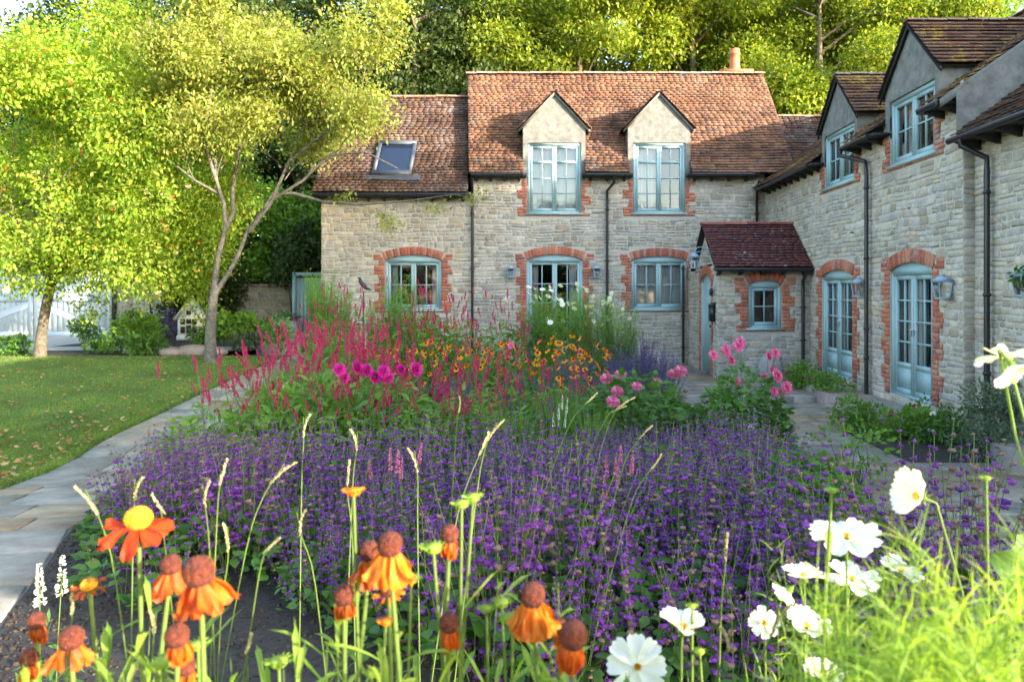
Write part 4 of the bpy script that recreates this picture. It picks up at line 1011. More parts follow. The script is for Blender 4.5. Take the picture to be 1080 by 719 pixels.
place(pp2, [(-4.0,13.0,1.0),(-3.4,13.3,1.05),(-2.7,13.4,1.1),(-2.0,13.3,1.1),(-1.4,13.0,1.05),(-.9,12.6,1.0),(-3.8,12.2,.85),(-1.9,12.5,1.0),(-.5,13.4,1.1),(-4.1,14.0,.9),(-2.3,14.2,1.15)])

# mid-distance daisies (orange heleniums) -----------------------------
def small_daisy(pm, cm, r=.03, n=10, droop=.25):
    mb = MB(); a = np.arange(n)*2*math.pi/n+rg.normal(size=n)*.08; D = np.stack([np.cos(a), np.sin(a), np.full(n, -droop)], 1)
    leaves(mb, LEAF, D*r*.25, D, r, .5, 0, np.tile(A(0,0,1), (n, 1))+rg.normal(size=(n, 3))*.2)
    mb.lathe([(r*.36,-.006),(r*.36,r*.15),(r*.2,r*.38),(0,r*.42)], (0,0,0), 8, 1); return mb
def daisy_plant(name, lab, cat, grp, pm, cm, h, ns, rad, r=.03, tilt=.5, leafy=120, lm='l_mid', lsize=.10, lw=.28, tpl=LEAF, n=10, droop=.25, double=False, hr=(.7, 1.08), mats2=None, leafz=.8, gap=0):
    root = empty(name); tag(root, lab, cat, grp)
    a = rg.uniform(0, 6.28, ns); q = np.sqrt(rg.uniform(0, 1, ns)); B = np.stack([q*rad*.4*np.cos(a), q*rad*.4*np.sin(a), np.zeros(ns)], 1)
    T = np.stack([q*rad*1.15*np.cos(a), q*rad*1.15*np.sin(a), h*rg.uniform(*hr, ns)], 1)
    mb = MB(); stems(mb, B, T, .005, 0, .03); mb.build('stems', M['stem'], root)
    me = None
    for i, t in enumerate(T):
        if i < 2:
            mb = double_flower(r) if double else small_daisy(pm, cm, r, n, droop)
            o = mb.build('flower', [M[pm], M[cm]], root); 
            if i == 0: me = o
            else: me2 = o
        else: o = (me if i % 2 else me2).copy(); S.collection.objects.link(o); o.parent = root
        d = unit(A(-t[0]*0+rg.normal()*.45, -1.1*tilt+rg.normal()*.35, .6)); o.location = tuple(t); o.rotation_euler = Vector(d).to_track_quat('Z', 'Y').to_euler(); o.scale = (rnd.uniform(.8, 1.2),)*3
    mb = MB(); flat_leaf_ring(mb, leafy, 0, rad*1.1, .06, h*leafz, lsize, tpl, lw); mb.build('leaves', M[lm], root)
    return root
def double_flower(r):
    mb = MB()
    for ring, (rr, up, k) in enumerate([(1, .15, 12), (.85, .5, 11), (.65, 1.0, 9), (.45, 1.8, 7), (.3, 3, 5)]):
        a = np.arange(k)*2*math.pi/k+ring*.4+rg.normal(size=k)*.1; D = unit(np.stack([np.cos(a), np.sin(a), np.full(k, up)], 1))
        leaves(mb, LEAF, D*r*.12+A(0,0,ring*r*.05), D, r*rr, .8, 0, np.tile(A(0,0,1), (k, 1)))
    mb.lathe([(r*.12,0),(r*.1,r*.3),(0,r*.34)], (0,0,0), 6, 1); return mb
HL = 'clump of orange sneezeweed daisies in the middle distance of the bed'
hps = [daisy_plant('orange_sneezeweed', HL, 'daisy plant', 'orange daisy clumps in mid bed', 'p_orange' if i else 'p_gold', 'cone', 1.05, 16, .38, .044, droop=.5) for i in range(3)]
place(hps, [(.05,11.0,1.1),(.5,10.7,1.05),(-.2,10.2,1.0),(.25,9.8,.95),(-1.4,11.2,1.05),(-1.9,11.6,1.1),(-1.0,10.9,1.0),(-2.3,11.0,1.0),(.45,11.6,1.15),(-.75,11.6,1.0),(-1.7,10.3,.9)])
hp2 = [daisy_plant('rust_red_daisies', 'rust red daisies below the low left window of the cottage', 'daisy plant', 'rust red daisies by the low window', 'p_rust', 'cone', 1.3, 26, .4, .034)]
place(hp2, [(-2.3,12.6,1.1),(-1.6,12.2,1.0),(-2.9,12.0,.95)])
# dahlias
dm = [daisy_plant('magenta_dahlia', 'magenta dahlia with shaggy flowers among the crimson spikes', 'dahlia', None, 'p_magenta', 'conegold', 1.06, 10, .32, .07, hr=(.9,1.06), tilt=1.4, double=True, leafy=60, lsize=.12, lw=.55)]
place(dm, [(-1.62,6.95,(1.1,1.1,1.02))])
dk = [daisy_plant('dark_red_dahlia', 'dark red dahlia right of the magenta one', 'dahlia', None, 'deepred', 'cone', .92, 4, .2, .055, tilt=1.3, double=True, leafy=40, lsize=.12, lw=.55, hr=(.85, 1.05))]
place(dk, [(-1.15,8.3,1.0)])
d3 = [daisy_plant('pink_dahlia', 'pink dahlia behind the violet drift in front of the right window', 'dahlia', None, 'p_pink', 'conegold', .98, 9, .45, .055, tilt=1.3, double=True, leafy=760, lsize=.10, lw=.62, leafz=1.0, hr=(.66, 1.15))]
place(d3, [(.95,8.2,(1.35,1.2,1.1))])
d4 = [daisy_plant('pink_dahlia', 'tall pink dahlia with large blooms in front of the porch door', 'dahlia', None, 'p_pink', 'conegold', 1.12, 13, .42, .058, tilt=1.3, double=True, leafy=760, lsize=.10, lw=.62, leafz=.95, hr=(.66, 1.15))]
place(d4, [(2.1,7.9,(1.1,1.1,1.08))])
d5 = [daisy_plant('pink_dahlia', 'lone pink dahlia bloom at the right edge of the bed', 'dahlia', None, 'p_pink', 'conegold', .95, 2, .1, .07, tilt=1.3, double=True, leafy=30, lsize=.12, lw=.62, hr=(.9, 1.05), leafz=.5)]
place(d5, [(2.62,8.6,1.05)])
d6 = [daisy_plant('pale_pink_dahlia', 'pale pink dahlia at the path side left of the magenta one', 'dahlia', None, 'p_paleink', 'p_magenta', .95, 2, .12, .06, tilt=1.3, double=True, leafy=30, lsize=.12, lw=.62, hr=(.9, 1.05))]
place(d6, [(-2.75,7.9,1.0)])
d7 = [daisy_plant('pink_dahlia', 'single pink dahlia among the orange daisies', 'dahlia', None, 'p_pink', 'p_magenta', 1.15, 1, .05, .065, tilt=1.3, double=True, leafy=20, hr=(.99, 1.0))]
place(d7, [(-.6,10.6,1.0)])

# feathery cosmos and fennel-like plants ------------------------------
def feathery(name, lab, cat, grp, h, n, rad, pm=None, nf=0, lm='l_feather', lsize=.07, fr=.04):
    root = empty(name); tag(root, lab, cat, grp); ns = max(8, n//60)
    a = rg.uniform(0, 6.28, ns); q = np.sqrt(rg.uniform(0, 1, ns)); B = np.stack([q*rad*.3*np.cos(a), q*rad*.3*np.sin(a), np.zeros(ns)], 1)
    T = np.stack([q*rad*1.1*np.cos(a), q*rad*1.1*np.sin(a), h*rg.uniform(.6, 1.0, ns)], 1)
    mb = MB(); stems(mb, B, T, .005, 0, .04); mb.build('stems', M['stem'], root)
    mb = MB(); k = rg.integers(0, ns, n); f = rg.uniform(.15, 1, n)**.8; P = B[k]+(T[k]-B[k])*f[:, None]; D = rdir(n)+A(0,0,.5)
    P = P+D*rg.uniform(0, .05, n)[:, None]
    leaves(mb, BL3, P, D, rg.uniform(.6, 1.4, n)*lsize, .14); leaves(mb, BL3, P, D+rg.normal(size=(n, 3))*.5, rg.uniform(.6, 1.4, n)*lsize, .14); mb.build('leaves', M[lm], root)
    f0 = None
    for i in range(nf):
        t = T[i % ns]+rg.normal(size=3)*A(.12, .12, .06)+A(0, -.05, .04)
        if f0 is None:
            mb = MB(); kk = 8; aa = np.arange(kk)*2*math.pi/kk; D = unit(np.stack([np.cos(aa), np.sin(aa), np.full(kk, .35)], 1)); leaves(mb, LEAF, D*.003, D, fr, .75, 0, np.tile(A(0,0,1), (kk, 1)))
            mb.lathe([(.007,0),(.006,.008),(0,.01)], (0,0,0), 8, 1); o = f0 = mb.build('flower', [M[pm], M['conegold']], root)
        else: o = f0.copy(); S.collection.objects.link(o); o.parent = root
        o.location = tuple(t); o.rotation_euler = (rnd.uniform(.2, 1.4), rnd.uniform(-.6, .6), rnd.uniform(-1, 1))
    return root
fe = [feathery('white_cosmos', 'airy white cosmos in front of the glazed doors', 'cosmos', 'white cosmos by the cottage doors', 2.15, 3600, .48, 'p_white', 15, fr=.062) for _ in range(2)]
place(fe, [(.25,13.2,1.0),(.85,13.3,.98),(-.15,13.8,1.0),(1.35,13.6,.85)])
fg = [feathery('feathery_green_plant', 'feathery green plant without flowers in front of the low left window', 'plant', 'feathery green plants by the cottage wall', 2.1, 3400, .36) for _ in range(2)]
place(fg, [(-2.9,14.0,1.0),(-3.35,14.3,.8),(-2.5,14.3,.8),(-4.6,14.6,.95),(-4.35,15.0,.9),(-5.0,15.9,.95)])
# green grasses and low mounds
def tuft(name, lab, cat, grp, h, n, rad, lm='l_mid', wd=.03):
    mb = MB(); a = rg.uniform(0, 6.28, n); P = np.stack([rad*.3*np.cos(a)*rg.uniform(0, 1, n), rad*.3*np.sin(a)*rg.uniform(0, 1, n), np.zeros(n)], 1)
    D = np.stack([np.cos(a)*rad/h*rg.uniform(.1, 1, n), np.sin(a)*rad/h*rg.uniform(.1, 1, n), np.ones(n)], 1)
    leaves(mb, BL3, P, D, h*rg.uniform(.6, 1.1, n), wd); o = mb.build(name, M[lm]); tag(o, lab, cat, grp); return o
tf = [tuft('grass_tuft', 'upright green grass tuft between the flower drifts', 'grass tuft', 'green grass tufts in the bed', .75, 220, .3) for _ in range(2)]
tf2 = [tuft('seeding_grass', 'fine pale green grass with straw tips in mid bed', 'grass tuft', 'pale grasses in mid bed', .8, 260, .32, 'l_feather', .02) for _ in range(2)]
place(tf2, [(.1,8.2,1.0),(.45,7.7,.9),(-.4,7.8,1.0),(.8,8.3,1.0),(-.9,7.9,1.0),(.2,9.0,1.1)])
place(tf, [(-.9,8.6,1.0),(-.5,8.9,1.1),(.0,8.0,1.0),(-.1,8.9,1.0),(-1.4,8.8,.9),(.4,7.9,.8),(-.7,8.2,.9),(.6,9.0,1.0),(-.3,7.5,.8),(-1.1,11.9,1.2),(-.2,12.2,1.2),(-2.6,10.4,1.1),(-3.3,11.3,1.2),(-3.9,11.0,1.0),(-2.7,11.4,1.2),(-3.6,12.6,1.2)])
def mound(name, lab, cat, grp, h, rad, n, size, lm='l_mid', tpl=LEAF, wid=.85, fl=None, nf=0, fs=.02):
    root = empty(name); tag(root, lab, cat, grp)
    mb = MB(); flat_leaf_ring(mb, n, 0, rad, .02, h, size, tpl, wid, up=.4); mb.build('leaves', M[lm], root)
    k = 14; a = rg.uniform(0, 6.28, k); B = np.zeros((k, 3)); T = np.stack([rad*.7*np.cos(a), rad*.7*np.sin(a), h*rg.uniform(.5, .8, k)], 1); mb = MB(); stems(mb, B, T, .004); mb.build('stems', M['stem'], root)
    if fl:
        mb = MB(); a = rg.uniform(0, 6.28, nf); q = np.sqrt(rg.uniform(0, 1, nf)); C = np.stack([q*rad*np.cos(a), q*rad*np.sin(a), h*(.9+.25*rg.uniform(0, 1, nf))*(1-.3*q)], 1); whorls(mb, C, fs*.4, 7, fs); mb.build('blossom', M[fl], root)
    return root
mo = [mound('leafy_mound', 'low leafy green mound beside the flowers on the right of the bed', 'plant', 'low green mounds in the bed', .42, .38, 420, .07, 'l_mid') for _ in range(3)]
place(mo, [(1.4,7.6,1.0),(1.9,7.4,1.1),(1.1,8.0,1.0),(2.2,7.2,1.0),(1.6,8.3,1.2),(2.1,6.4,1.0),(1.85,5.7,1.0),(1.7,5.1,.9),(2.3,7.9,1.0),(1.9,6.8,.9),(1.65,4.6,1.0),(1.55,5.4,1.1),(2.0,5.9,1.1),(1.7,6.3,1.1),(1.35,6.9,1.0),(.9,7.3,1.0),(1.3,3.9,.7),(.3,7.9,1.1),(.0,7.5,.9),(-.3,8.3,1.0),(-.6,7.0,.8),(-2.2,7.4,1.1),(.2,6.6,1.05),(.9,6.3,1.1),(-.5,6.2,.95),(1.2,5.6,1.1),(.6,5.2,1.0),(1.1,4.7,1.05),(-1.6,5.9,.95),(.2,4.3,.8),(-.9,4.6,.85),(-2.2,6.2,.95),(.6,8.2,1.0),(2.1,9.3,1.1),(1.6,9.6,1.1),(1.1,10.4,1.1),(1.7,10.9,1.1),(2.1,10.2,1.0),(.2,7.2,.7),(1.0,5.9,.6),(.4,4.6,.6),(-.9,5.4,.55),(1.6,5.0,.7),(-1.6,6.9,.8),(-1.0,7.2,.7)])
mo = [mound('lady_mantle', 'bright green scalloped clump along the curved stone edging', 'plant', 'bright green clumps along the edging', .30, .30, 520, .055, 'l_lime') for _ in range(2)]
place(mo, [(2.2,6.0,1.0),(2.1,5.5,1.0),(2.3,6.5,.95),(1.95,5.0,.95),(1.85,4.5,.9),(2.35,7.1,.9)])
mo = [mound('sage_foliage', 'broad green rosettes at the front edge of the violet drift', 'plant', 'green rosettes at the drift front', .24, .28, 170, .075, 'l_mid') for _ in range(2)]
place(mo, [(-2.2,4.75,.9),(-1.85,4.4,.9),(-1.5,4.15,.8),(-2.45,5.1,.9),(-1.15,3.75,.8),(-2.6,5.6,.8),(-.8,3.3,.8)])
# white speedwell spires, pink gaura
def spire(lab, grp, pm, h, ns, rad, L=.16, r=.010, name='white_speedwell', cat='speedwell'):
    root = empty(name); tag(root, lab, cat, grp); a = rg.uniform(0, 6.28, ns); q = rg.uniform(0, 1, ns)
    B = np.stack([q*rad*.4*np.cos(a), q*rad*.4*np.sin(a), np.zeros(ns)], 1); T = np.stack([q*rad*np.cos(a), q*rad*np.sin(a), h*rg.uniform(.75, 1.05, ns)], 1)
    mb = MB(); stems(mb, B, T, .003, 0, .02); mb.build('stems', M['stem'], root)
    for b_, t in zip(B, T):
        mb = MB(); n = 110; z = rg.uniform(0, 1, n); aa = rg.uniform(0, 6.28, n); rr = r*(1-z*.75); d = unit(t-b_)
        P = t-d*L*.5+d*z[:, None]*L+np.stack([rr*.5*np.cos(aa), rr*.5*np.sin(aa), z*0], 1); leaves(mb, KITE, P, np.stack([np.cos(aa), np.sin(aa), z*0+.4], 1), rr*1.0+.003, .8); mb.build('flower_spike', M[pm], root)
    mb = MB(); flat_leaf_ring(mb, 60, 0, rad, .05, h*.7, .06, LEAF, .3); mb.build('leaves', M['l_mid'], root); return root
place([spire('white speedwell spires in mid bed right of the crimson spikes', None, 'p_white', .8, 6, .18)], [(.05,7.4,1.0)])
place([spire('rosy pink gaura spires rising from the front of the violet drift', None, 'p_pink', .62, 6, .30, .12, .010, 'pink_gaura', 'gaura')], [(.35,4.0,1.0)])
place([spire('pink sage spires rising in the left of the violet drift', None, 'p_pink', .66, 5, .22, .13, .009, 'pink_sage', 'sage plant')], [(-.85,3.9,1.0)])
place([spire('white speedwell at the far left front corner beside the path', None, 'p_white', .60, 2, .08, .13, .014)], [(-1.62,2.35,1.0)])
# tall blue-green leafy stems behind the dahlia on the right
place([haze_plant('hazy violet spires in front of the stone wall left of the porch', None, 1.0, 24, .3)], [(1.9,14.6,1.0)])

# climbing and border plants by the wing ------------------------------
def shrub(name, lab, cat, grp, h, rad, n, size, lm, wid=.6, loc=(0,0), fl=None, nf=0, fs=.03, tpl=LEAF, z=None):
    root = empty(name, (loc[0], loc[1], g(*loc) if z is None else z)); tag(root, lab, cat, grp)
    nl = 7; C = np.stack([rg.uniform(-.55, .55, nl)*rad, rg.uniform(-.55, .55, nl)*rad, rg.uniform(.35, .72, nl)*h], 1); R = rg.uniform(.4, .62, nl)*min(rad, h)
    k = rg.integers(0, nl, n); D = rdir(n); P = C[k]+D*(R[k]*rg.uniform(.6, 1.05, n))[:, None]; P[:, 2] = np.abs(P[:, 2])
    mb = MB(); leaves(mb, tpl, P, D+rg.normal(size=(n, 3))*.6+A(0,0,-.1), rg.uniform(.7, 1.3, n)*size, wid); mb.build('leaves', M[lm], root)
    mb = MB(); B = np.zeros((nl, 3))+rg.normal(size=(nl, 3))*A(.04,.04,0)*rad; stems(mb, B, C, .012*max(h, .5), 0, .04); mb.build('stems', M['bark'], root)
    if fl:
        kk = rg.integers(0, nl, nf); D = rdir(nf); D[:, 2] = np.abs(D[:, 2]); Q = C[kk]+D*R[kk][:, None]*1.08
        for q in Q:
            mb = MB(); whorls(mb, q[None], fs*.5, 12, fs); mb.build('flower', M[fl], root)
    return root
shrub('geranium', 'rounded green plant with magenta flowers left of the farther wing doors', 'plant', None, .42, .55, 900, .06, 'l_lime', .8, (4.75, 14.0), 'p_magenta', 5, .03, z=-.22)
shrub('geranium', 'dark leaved plant in front of the wing wall between the two glazed doors', 'plant', None, .38, .5, 700, .06, 'l_lime', .7, (4.95, 12.9), 'p_magenta', 4, .03, z=-.22)
shrub('ferny_plant', 'green plant spreading just right of the terrace kerb', 'plant', None, .42, .55, 900, .07, 'l_lime', .5, (4.45, 10.4), z=-.35)
shrub('ferny_plant', 'green plant below the nearer glazed doors', 'plant', None, .38, .5, 900, .07, 'l_lime', .6, (4.75, 9.7), 'p_magenta', 4, .035, z=-.35)
shrub('low_plant', 'low plant with dark foliage and a white bloom at the foot of the wing wall', 'plant', None, .42, .5, 800, .06, 'l_mid', .5, (5.1, 9.3), 'p_white', 2, .04, z=-.35)
shrub('purple_petunia', 'purple flowering plant below the right lantern', 'plant', None, .5, .35, 450, .05, 'l_mid', .6, (5.2, 9.85), 'p_magenta', 6, .04, z=-.35)
shrub('grey_shrub', 'loose grey green shrub climbing the wall beside the right downpipe', 'shrub', None, 1.05, .42, 1000, .07, 'l_grey', .4, (5.35, 8.75), z=-.35)
shrub('grey_shrub', 'low grey green shrub in front of the raised step on the right', 'shrub', None, .5, .42, 700, .07, 'l_grey', .4, (5.1, 8.35), z=-.35)
shrub('trailing_plant', 'leaves trailing over the lantern at the right edge', 'plant', None, .45, .2, 260, .07, 'l_mid', .5, (5.5, 8.3), z=1.6)
shrub('young_shrub', 'yellow green young shrub leaning over the flagstones right of the edging', 'shrub', None, .62, .42, 240, .06, 'l_lime', .6, (2.95, 6.9))
# ------------------------------------------------------------ lawn grass
def lawn_pts(n, ymin, ymax):
    y = ymin+(ymax-ymin)*rg.uniform(0, 1, n)**1.3; xr = np.array([lawn_right(min(v, LAWN_Y1)) for v in y]); x = xr-rg.uniform(0, 1, n)**1.3*np.maximum(2, (y*.78+xr+1)); ok = x > -19
    return x[ok], y[ok]
x, y = lawn_pts(150000, 5.5, 17.3); P = np.stack([x, y, [g(a, b_)-.004 for a, b_ in zip(x, y)]], 1); n = len(P)
mb = MB(); leaves(mb, BL3, P, rg.normal(size=(n, 3))*A(.45,.45,.1)+A(0,0,1), rg.uniform(.02, .05, n), .22)
M['grass'] = mat_leaf('grass_blade', G((.08,.16,.02),(.12,.22,.03),(.16,.26,.045),(.24,.27,.08)), .3, big=.8)
tag(mb.build('lawn_grass', M['grass']), 'short green lawn grass', 'grass', kind='stuff')
y = rg.uniform(5.6, 17.2, 16000); x = np.array([lawn_right(q) for q in y])+rg.normal(size=16000)*.035-.01; P = np.stack([x, y, [g(a, b_)-.004 for a, b_ in zip(x, y)]], 1)
mb = MB(); leaves(mb, BL3, P, rg.normal(size=(16000, 3))*A(.6,.5,.1)+A(.15,0,1), rg.uniform(.03, .085, 16000), .16); tag(mb.build('lawn_edge_grass', M['grass']), 'longer grass along the lawn edge', 'grass', kind='stuff')
n = 9000; y = 1.2+rg.uniform(0, 1, n)*4.6; x = np.array([xe('pr', q) for q in y])+.02+rg.uniform(0, 1, n)**1.3*3; P = np.stack([x, y, [g(a, b_) for a, b_ in zip(x, y)]], 1); CL = A((1,0,0),(-.5,.87,0),(-.5,-.87,0),(0,0,1.1),(.3,.2,-.6))
mb = MB(); mb.inst(CL, [(0,1,3),(1,2,3),(2,0,3),(1,0,4),(2,1,4),(0,2,4)], basis(rdir(n)), P, np.abs(rg.normal(size=n))*.009+.003); tag(mb.build('soil_clods', mat_pieces('soil_crumb', [(.03,.022,.017),(.06,.045,.033),(.045,.034,.026),(.09,.07,.05)], nscale=30)), 'crumbly dark soil at the front of the bed', 'soil', kind='stuff')
M['fallen'] = mat_leaf('fallen_leaf', G((.40,.16,.05),(.50,.25,.09),(.30,.10,.04),(.45,.33,.15),(.38,.20,.12)), .2)
x, y = lawn_pts(1300, 6.5, 17.3); n = len(x); P = np.stack([x, y, [g(a, b_)+.035 for a, b_ in zip(x, y)]], 1)
mb = MB(); D = rg.normal(size=(n, 3))*A(1,1,.25); leaves(mb, LEAF, P, D, rg.uniform(.03, .085, n), .7, 0, rg.normal(size=(n, 3))*.35+A(0,0,1))
tag(mb.build('fallen_leaves', M['fallen']), 'orange and brown leaves scattered over the lawn', 'leaves', kind='stuff')
# ------------------------------------------------------------ trees
def limb(mb, p, d, L, r, depth, tips, sp=.55, up=.15, seg=4, kids=3, m=0, gnarl=.18):
    pts = [p]; rr = [r]; q = p.copy()
    for i in range(seg):
        d = unit(d+rg.normal(size=3)*gnarl+A(0,0,up*.3)); q = q+d*L/seg; pts.append(q); rr.append(r*(1-.5*(i+1)/seg))
    mb.tube(pts, rr, 7 if r > .03 else 4, m, cap=False)
    if depth == 0:
        tips += [(a, d) for a in pts[1:]]; return
    if depth == 1: tips += [(a, d) for a in pts[2:]]
    for k in range(kids):
        f = rg.uniform(.45, 1.0) if k else 1.; a = pts[min(seg, int(round(f*seg)))]
        nd = unit(d+rg.normal(size=3)*sp+A(0,0,up)); limb(mb, a, nd, L*rg.uniform(.6, .85), rr[-1]*.85, depth-1, tips, sp, up, seg, kids, m, gnarl)
def crown_leaves(mb, tips, per, spread, size, tpl=LEAF, wid=.55, droop=.3, m=0):
    P0 = np.array([t[0] for t in tips]); k = rg.integers(0, len(P0), per*len(P0)); n = len(k)
    P = P0[k]+rg.normal(size=(n, 3))*spread*A(1,1,.7); D = rdir(n)+A(0,0,-droop)
    leaves(mb, tpl, P, D, rg.uniform(.65, 1.3, n)*size, wid, m, rdir(n)*.7+A(0,0,1))
# left tree: dense, hanging crown
T1 = (-12.1, 17.2); z1_ = g(*T1)
t1 = empty('apple_tree', (T1[0], T1[1], z1_)); tag(t1, 'dense leafy tree with a single leaning trunk at the left of the lawn', 'tree')
mb = MB(); tips = []; mb.tube([(0,0,-.1),(.05,0,.6),(.17,0,1.3),(.34,.0,2.0)], [.15,.115,.105,.11], 10)
for a in np.linspace(0, 6.28, 8)[:-1]: limb(mb, A(.3,0,1.9), unit(A(math.cos(a)+.4, math.sin(a), .9)), 1.7, .075, 2, tips, .6, .12)
mb.build('trunk', M['bark'], t1)
def lobes_crown(lobes, n, size, tpl=LEAF, wid=.55, shell=(.6, 1.05), droop=.3, clump=0, m=0, mb=None, sq=1.):
    mb = mb or MB(); C = np.array([l[:3] for l in lobes]); R = np.array([l[3] for l in lobes]); w_ = R**2/np.sum(R**2)
    if clump:                                             # leaves gather in sprays
        nc = n//clump; k = rg.choice(len(C), nc, p=w_); D = rdir(nc); Q = C[k]+D*(R[k]*rg.uniform(*shell, nc))[:, None]*A(1,1,sq)
        i = np.repeat(np.arange(nc), clump); P = Q[i]+rg.normal(size=(len(i), 3))*size*A(1.9,1.9,1.0); DD = D[i]*.7+rdir(len(i))*.8+A(0,0,-droop)
    else:
        k = rg.choice(len(C), n, p=w_); D = rdir(n); P = C[k]+D*(R[k]*rg.uniform(*shell, n))[:, None]*A(1,1,sq); DD = D*.6+rdir(n)*.8+A(0,0,-droop)
    N_ = len(P); leaves(mb, tpl, P, DD, rg.uniform(.65, 1.35, N_)*size, wid, m, rdir(N_)*.8+A(0,0,1)); return mb, P
lb = []
r_ = random.Random(3)
for i in range(84):
    a = r_.uniform(0, 6.28); q = math.sqrt(r_.random())*3.2; zz = r_.uniform(2.15, 7.6)
    wmax = 3.2 if zz < 4.8 else 3.2*math.sqrt(max(.05, 1-((zz-4.8)/3.4)**2))
    q = min(q, wmax); lb.append((q*math.cos(a)+1.1, q*math.sin(a), zz, r_.uniform(.5, .85)))
for (px, py, rr) in [(20,250,.6),(60,262,.6),(105,285,.5),(110,255,.7),(160,270,.6),(190,240,.6),(205,300,.45),(215,255,.5),(10,300,.35),(30,285,.45),(150,318,.22),(95,325,.28),(215,330,.25),(240,210,.5),(235,240,.45),(225,275,.4),(195,270,.5),(180,300,.4),(240,180,.5),(225,140,.6),(210,215,.5)]:
    p = at(px, py, 17.0); lb.append((p[0]-T1[0], -.2, p[2]-z1_, rr))
mb, P = lobes_crown(lb, 125000, .09, clump=9); mb.build('crown', M['l_apple'], t1)
mb = MB(); k = rg.integers(0, len(P), 46); whorls(mb, P[k]+A(0,-.1,0), .04, 12, .07); mb.build('blossom', M['p_paleink'], t1)
mb = MB(); k = rg.integers(0, len(P), 700); leaves(mb, LEAF, P[k]+A(.0,-.05,0), rdir(700), .12, .5); mb.build('red_leaves', mat_leaf('red_leaf', G((.40,.10,.03),(.5,.2,.05)), .4), t1)
# second tree: pale forked trunk, thin gold-green crown
T2 = (-7.55, 16.15); z2_ = g(*T2)
t2 = empty('birch_like_tree', (T2[0], T2[1], z2_)); t2.name = 'forked_tree'; tag(t2, 'slender pale barked tree forking low, with thin gold green leaves', 'tree')
mb = MB(); tips = []; L = lambda *a: [tuple(at(px, py, Y)-A(T2[0], T2[1], z2_)) for px, py, Y in a]
def tb(pts, r): mb.tube(pts, r, 9, 0, cap=False)
tb(L((222,385,16.15),(222,350,16.15),(224,322,16.15),(227,300,16.15)), [.145,.11,.10,.09])
tb(L((226,302,16.15),(230,270,16.1),(238,240,16.0),(236,215,15.9),(228,190,15.8),(226,150,15.6)), [.068,.056,.05,.044,.035,.025])
tb(L((226,310,16.15),(240,290,16.2),(252,268,16.3),(260,245,16.4),(275,225,16.4),(288,205,16.4)), [.062,.05,.046,.04,.035,.03])
tb(L((236,245,16.0),(246,225,16.2),(245,200,16.5),(252,160,16.6),(262,110,16.7)), [.06,.05,.045,.035,.02])
tb(L((288,205,16.4),(310,204,16.3),(345,214,16.1),(380,216,16.0),(430,212,15.8),(480,205,15.6)), [.04,.036,.03,.022,.015,.008])
tb(L((262,245,16.4),(285,215,16.2),(305,170,16.0),(330,150,15.8),(370,120,15.5)), [.05,.04,.03,.025,.015])
tb(L((285,212,16.4),(320,190,16.0),(345,165,15.8),(385,160,15.6),(420,178,15.5)), [.04,.03,.025,.02,.01])
tb(L((228,190,15.8),(215,150,15.5),(222,100,15.3),(235,40,15.2)), [.045,.035,.03,.015])
tb(L((232,205,15.9),(205,190,15.7),(180,170,15.5)), [.035,.025,.012])
starts = [((226,150,15.6),(-.2,0,1)),((262,110,16.7),(.2,0,1)),((235,40,15.2),(.3,0,1)),((370,120,15.5),(.6,0,.6)),((330,150,15.8),(.2,.2,1)),((345,165,15.8),(.8,0,.3)),((250,180,16.5),(.5,-.3,.9)),((222,100,15.3),(.3,-.3,.9)),
          ((305,170,16.0),(.3,0,1)),((215,150,15.5),(-.5,0,.7)),((205,190,15.7),(-.6,0,.5)),((262,110,16.7),(.6,.1,.8)),((235,60,15.2),(-.3,.2,1)),((300,190,16.2),(.4,.3,.8)),((370,120,15.5),(.1,0,1)),((222,130,15.3),(-.6,0,.6)),((330,150,15.8),(-.3,0,.8)),((320,190,16.0),(.2,.2,.9)),((228,190,15.8),(.4,-.4,.8))]
for p, d in starts: limb(mb, at(*p)-A(T2[0], T2[1], z2_), unit(A(*d)), 1.12, .016, 2, tips, .55, .1)
low = []
for p, d in [((380,216,16.0),(.6,0,-.3)),((430,212,15.8),(.9,0,-.2)),((345,214,16.1),(.5,0,.3)),((480,205,15.6),(.8,0,-.3)),((405,213,15.9),(.3,0,-.6))]: limb(mb, at(*p)-A(T2[0], T2[1], z2_), unit(A(*d)), .5, .008, 1, low, .5, -.1)
mb.build('trunk', M['barkpale'], t2)
mb = MB(); crown_leaves(mb, tips, 58, .24, .095, wid=.5); crown_leaves(mb, low, 7, .10, .085, wid=.5)
mb.build('crown', M['l_olive'], t2)

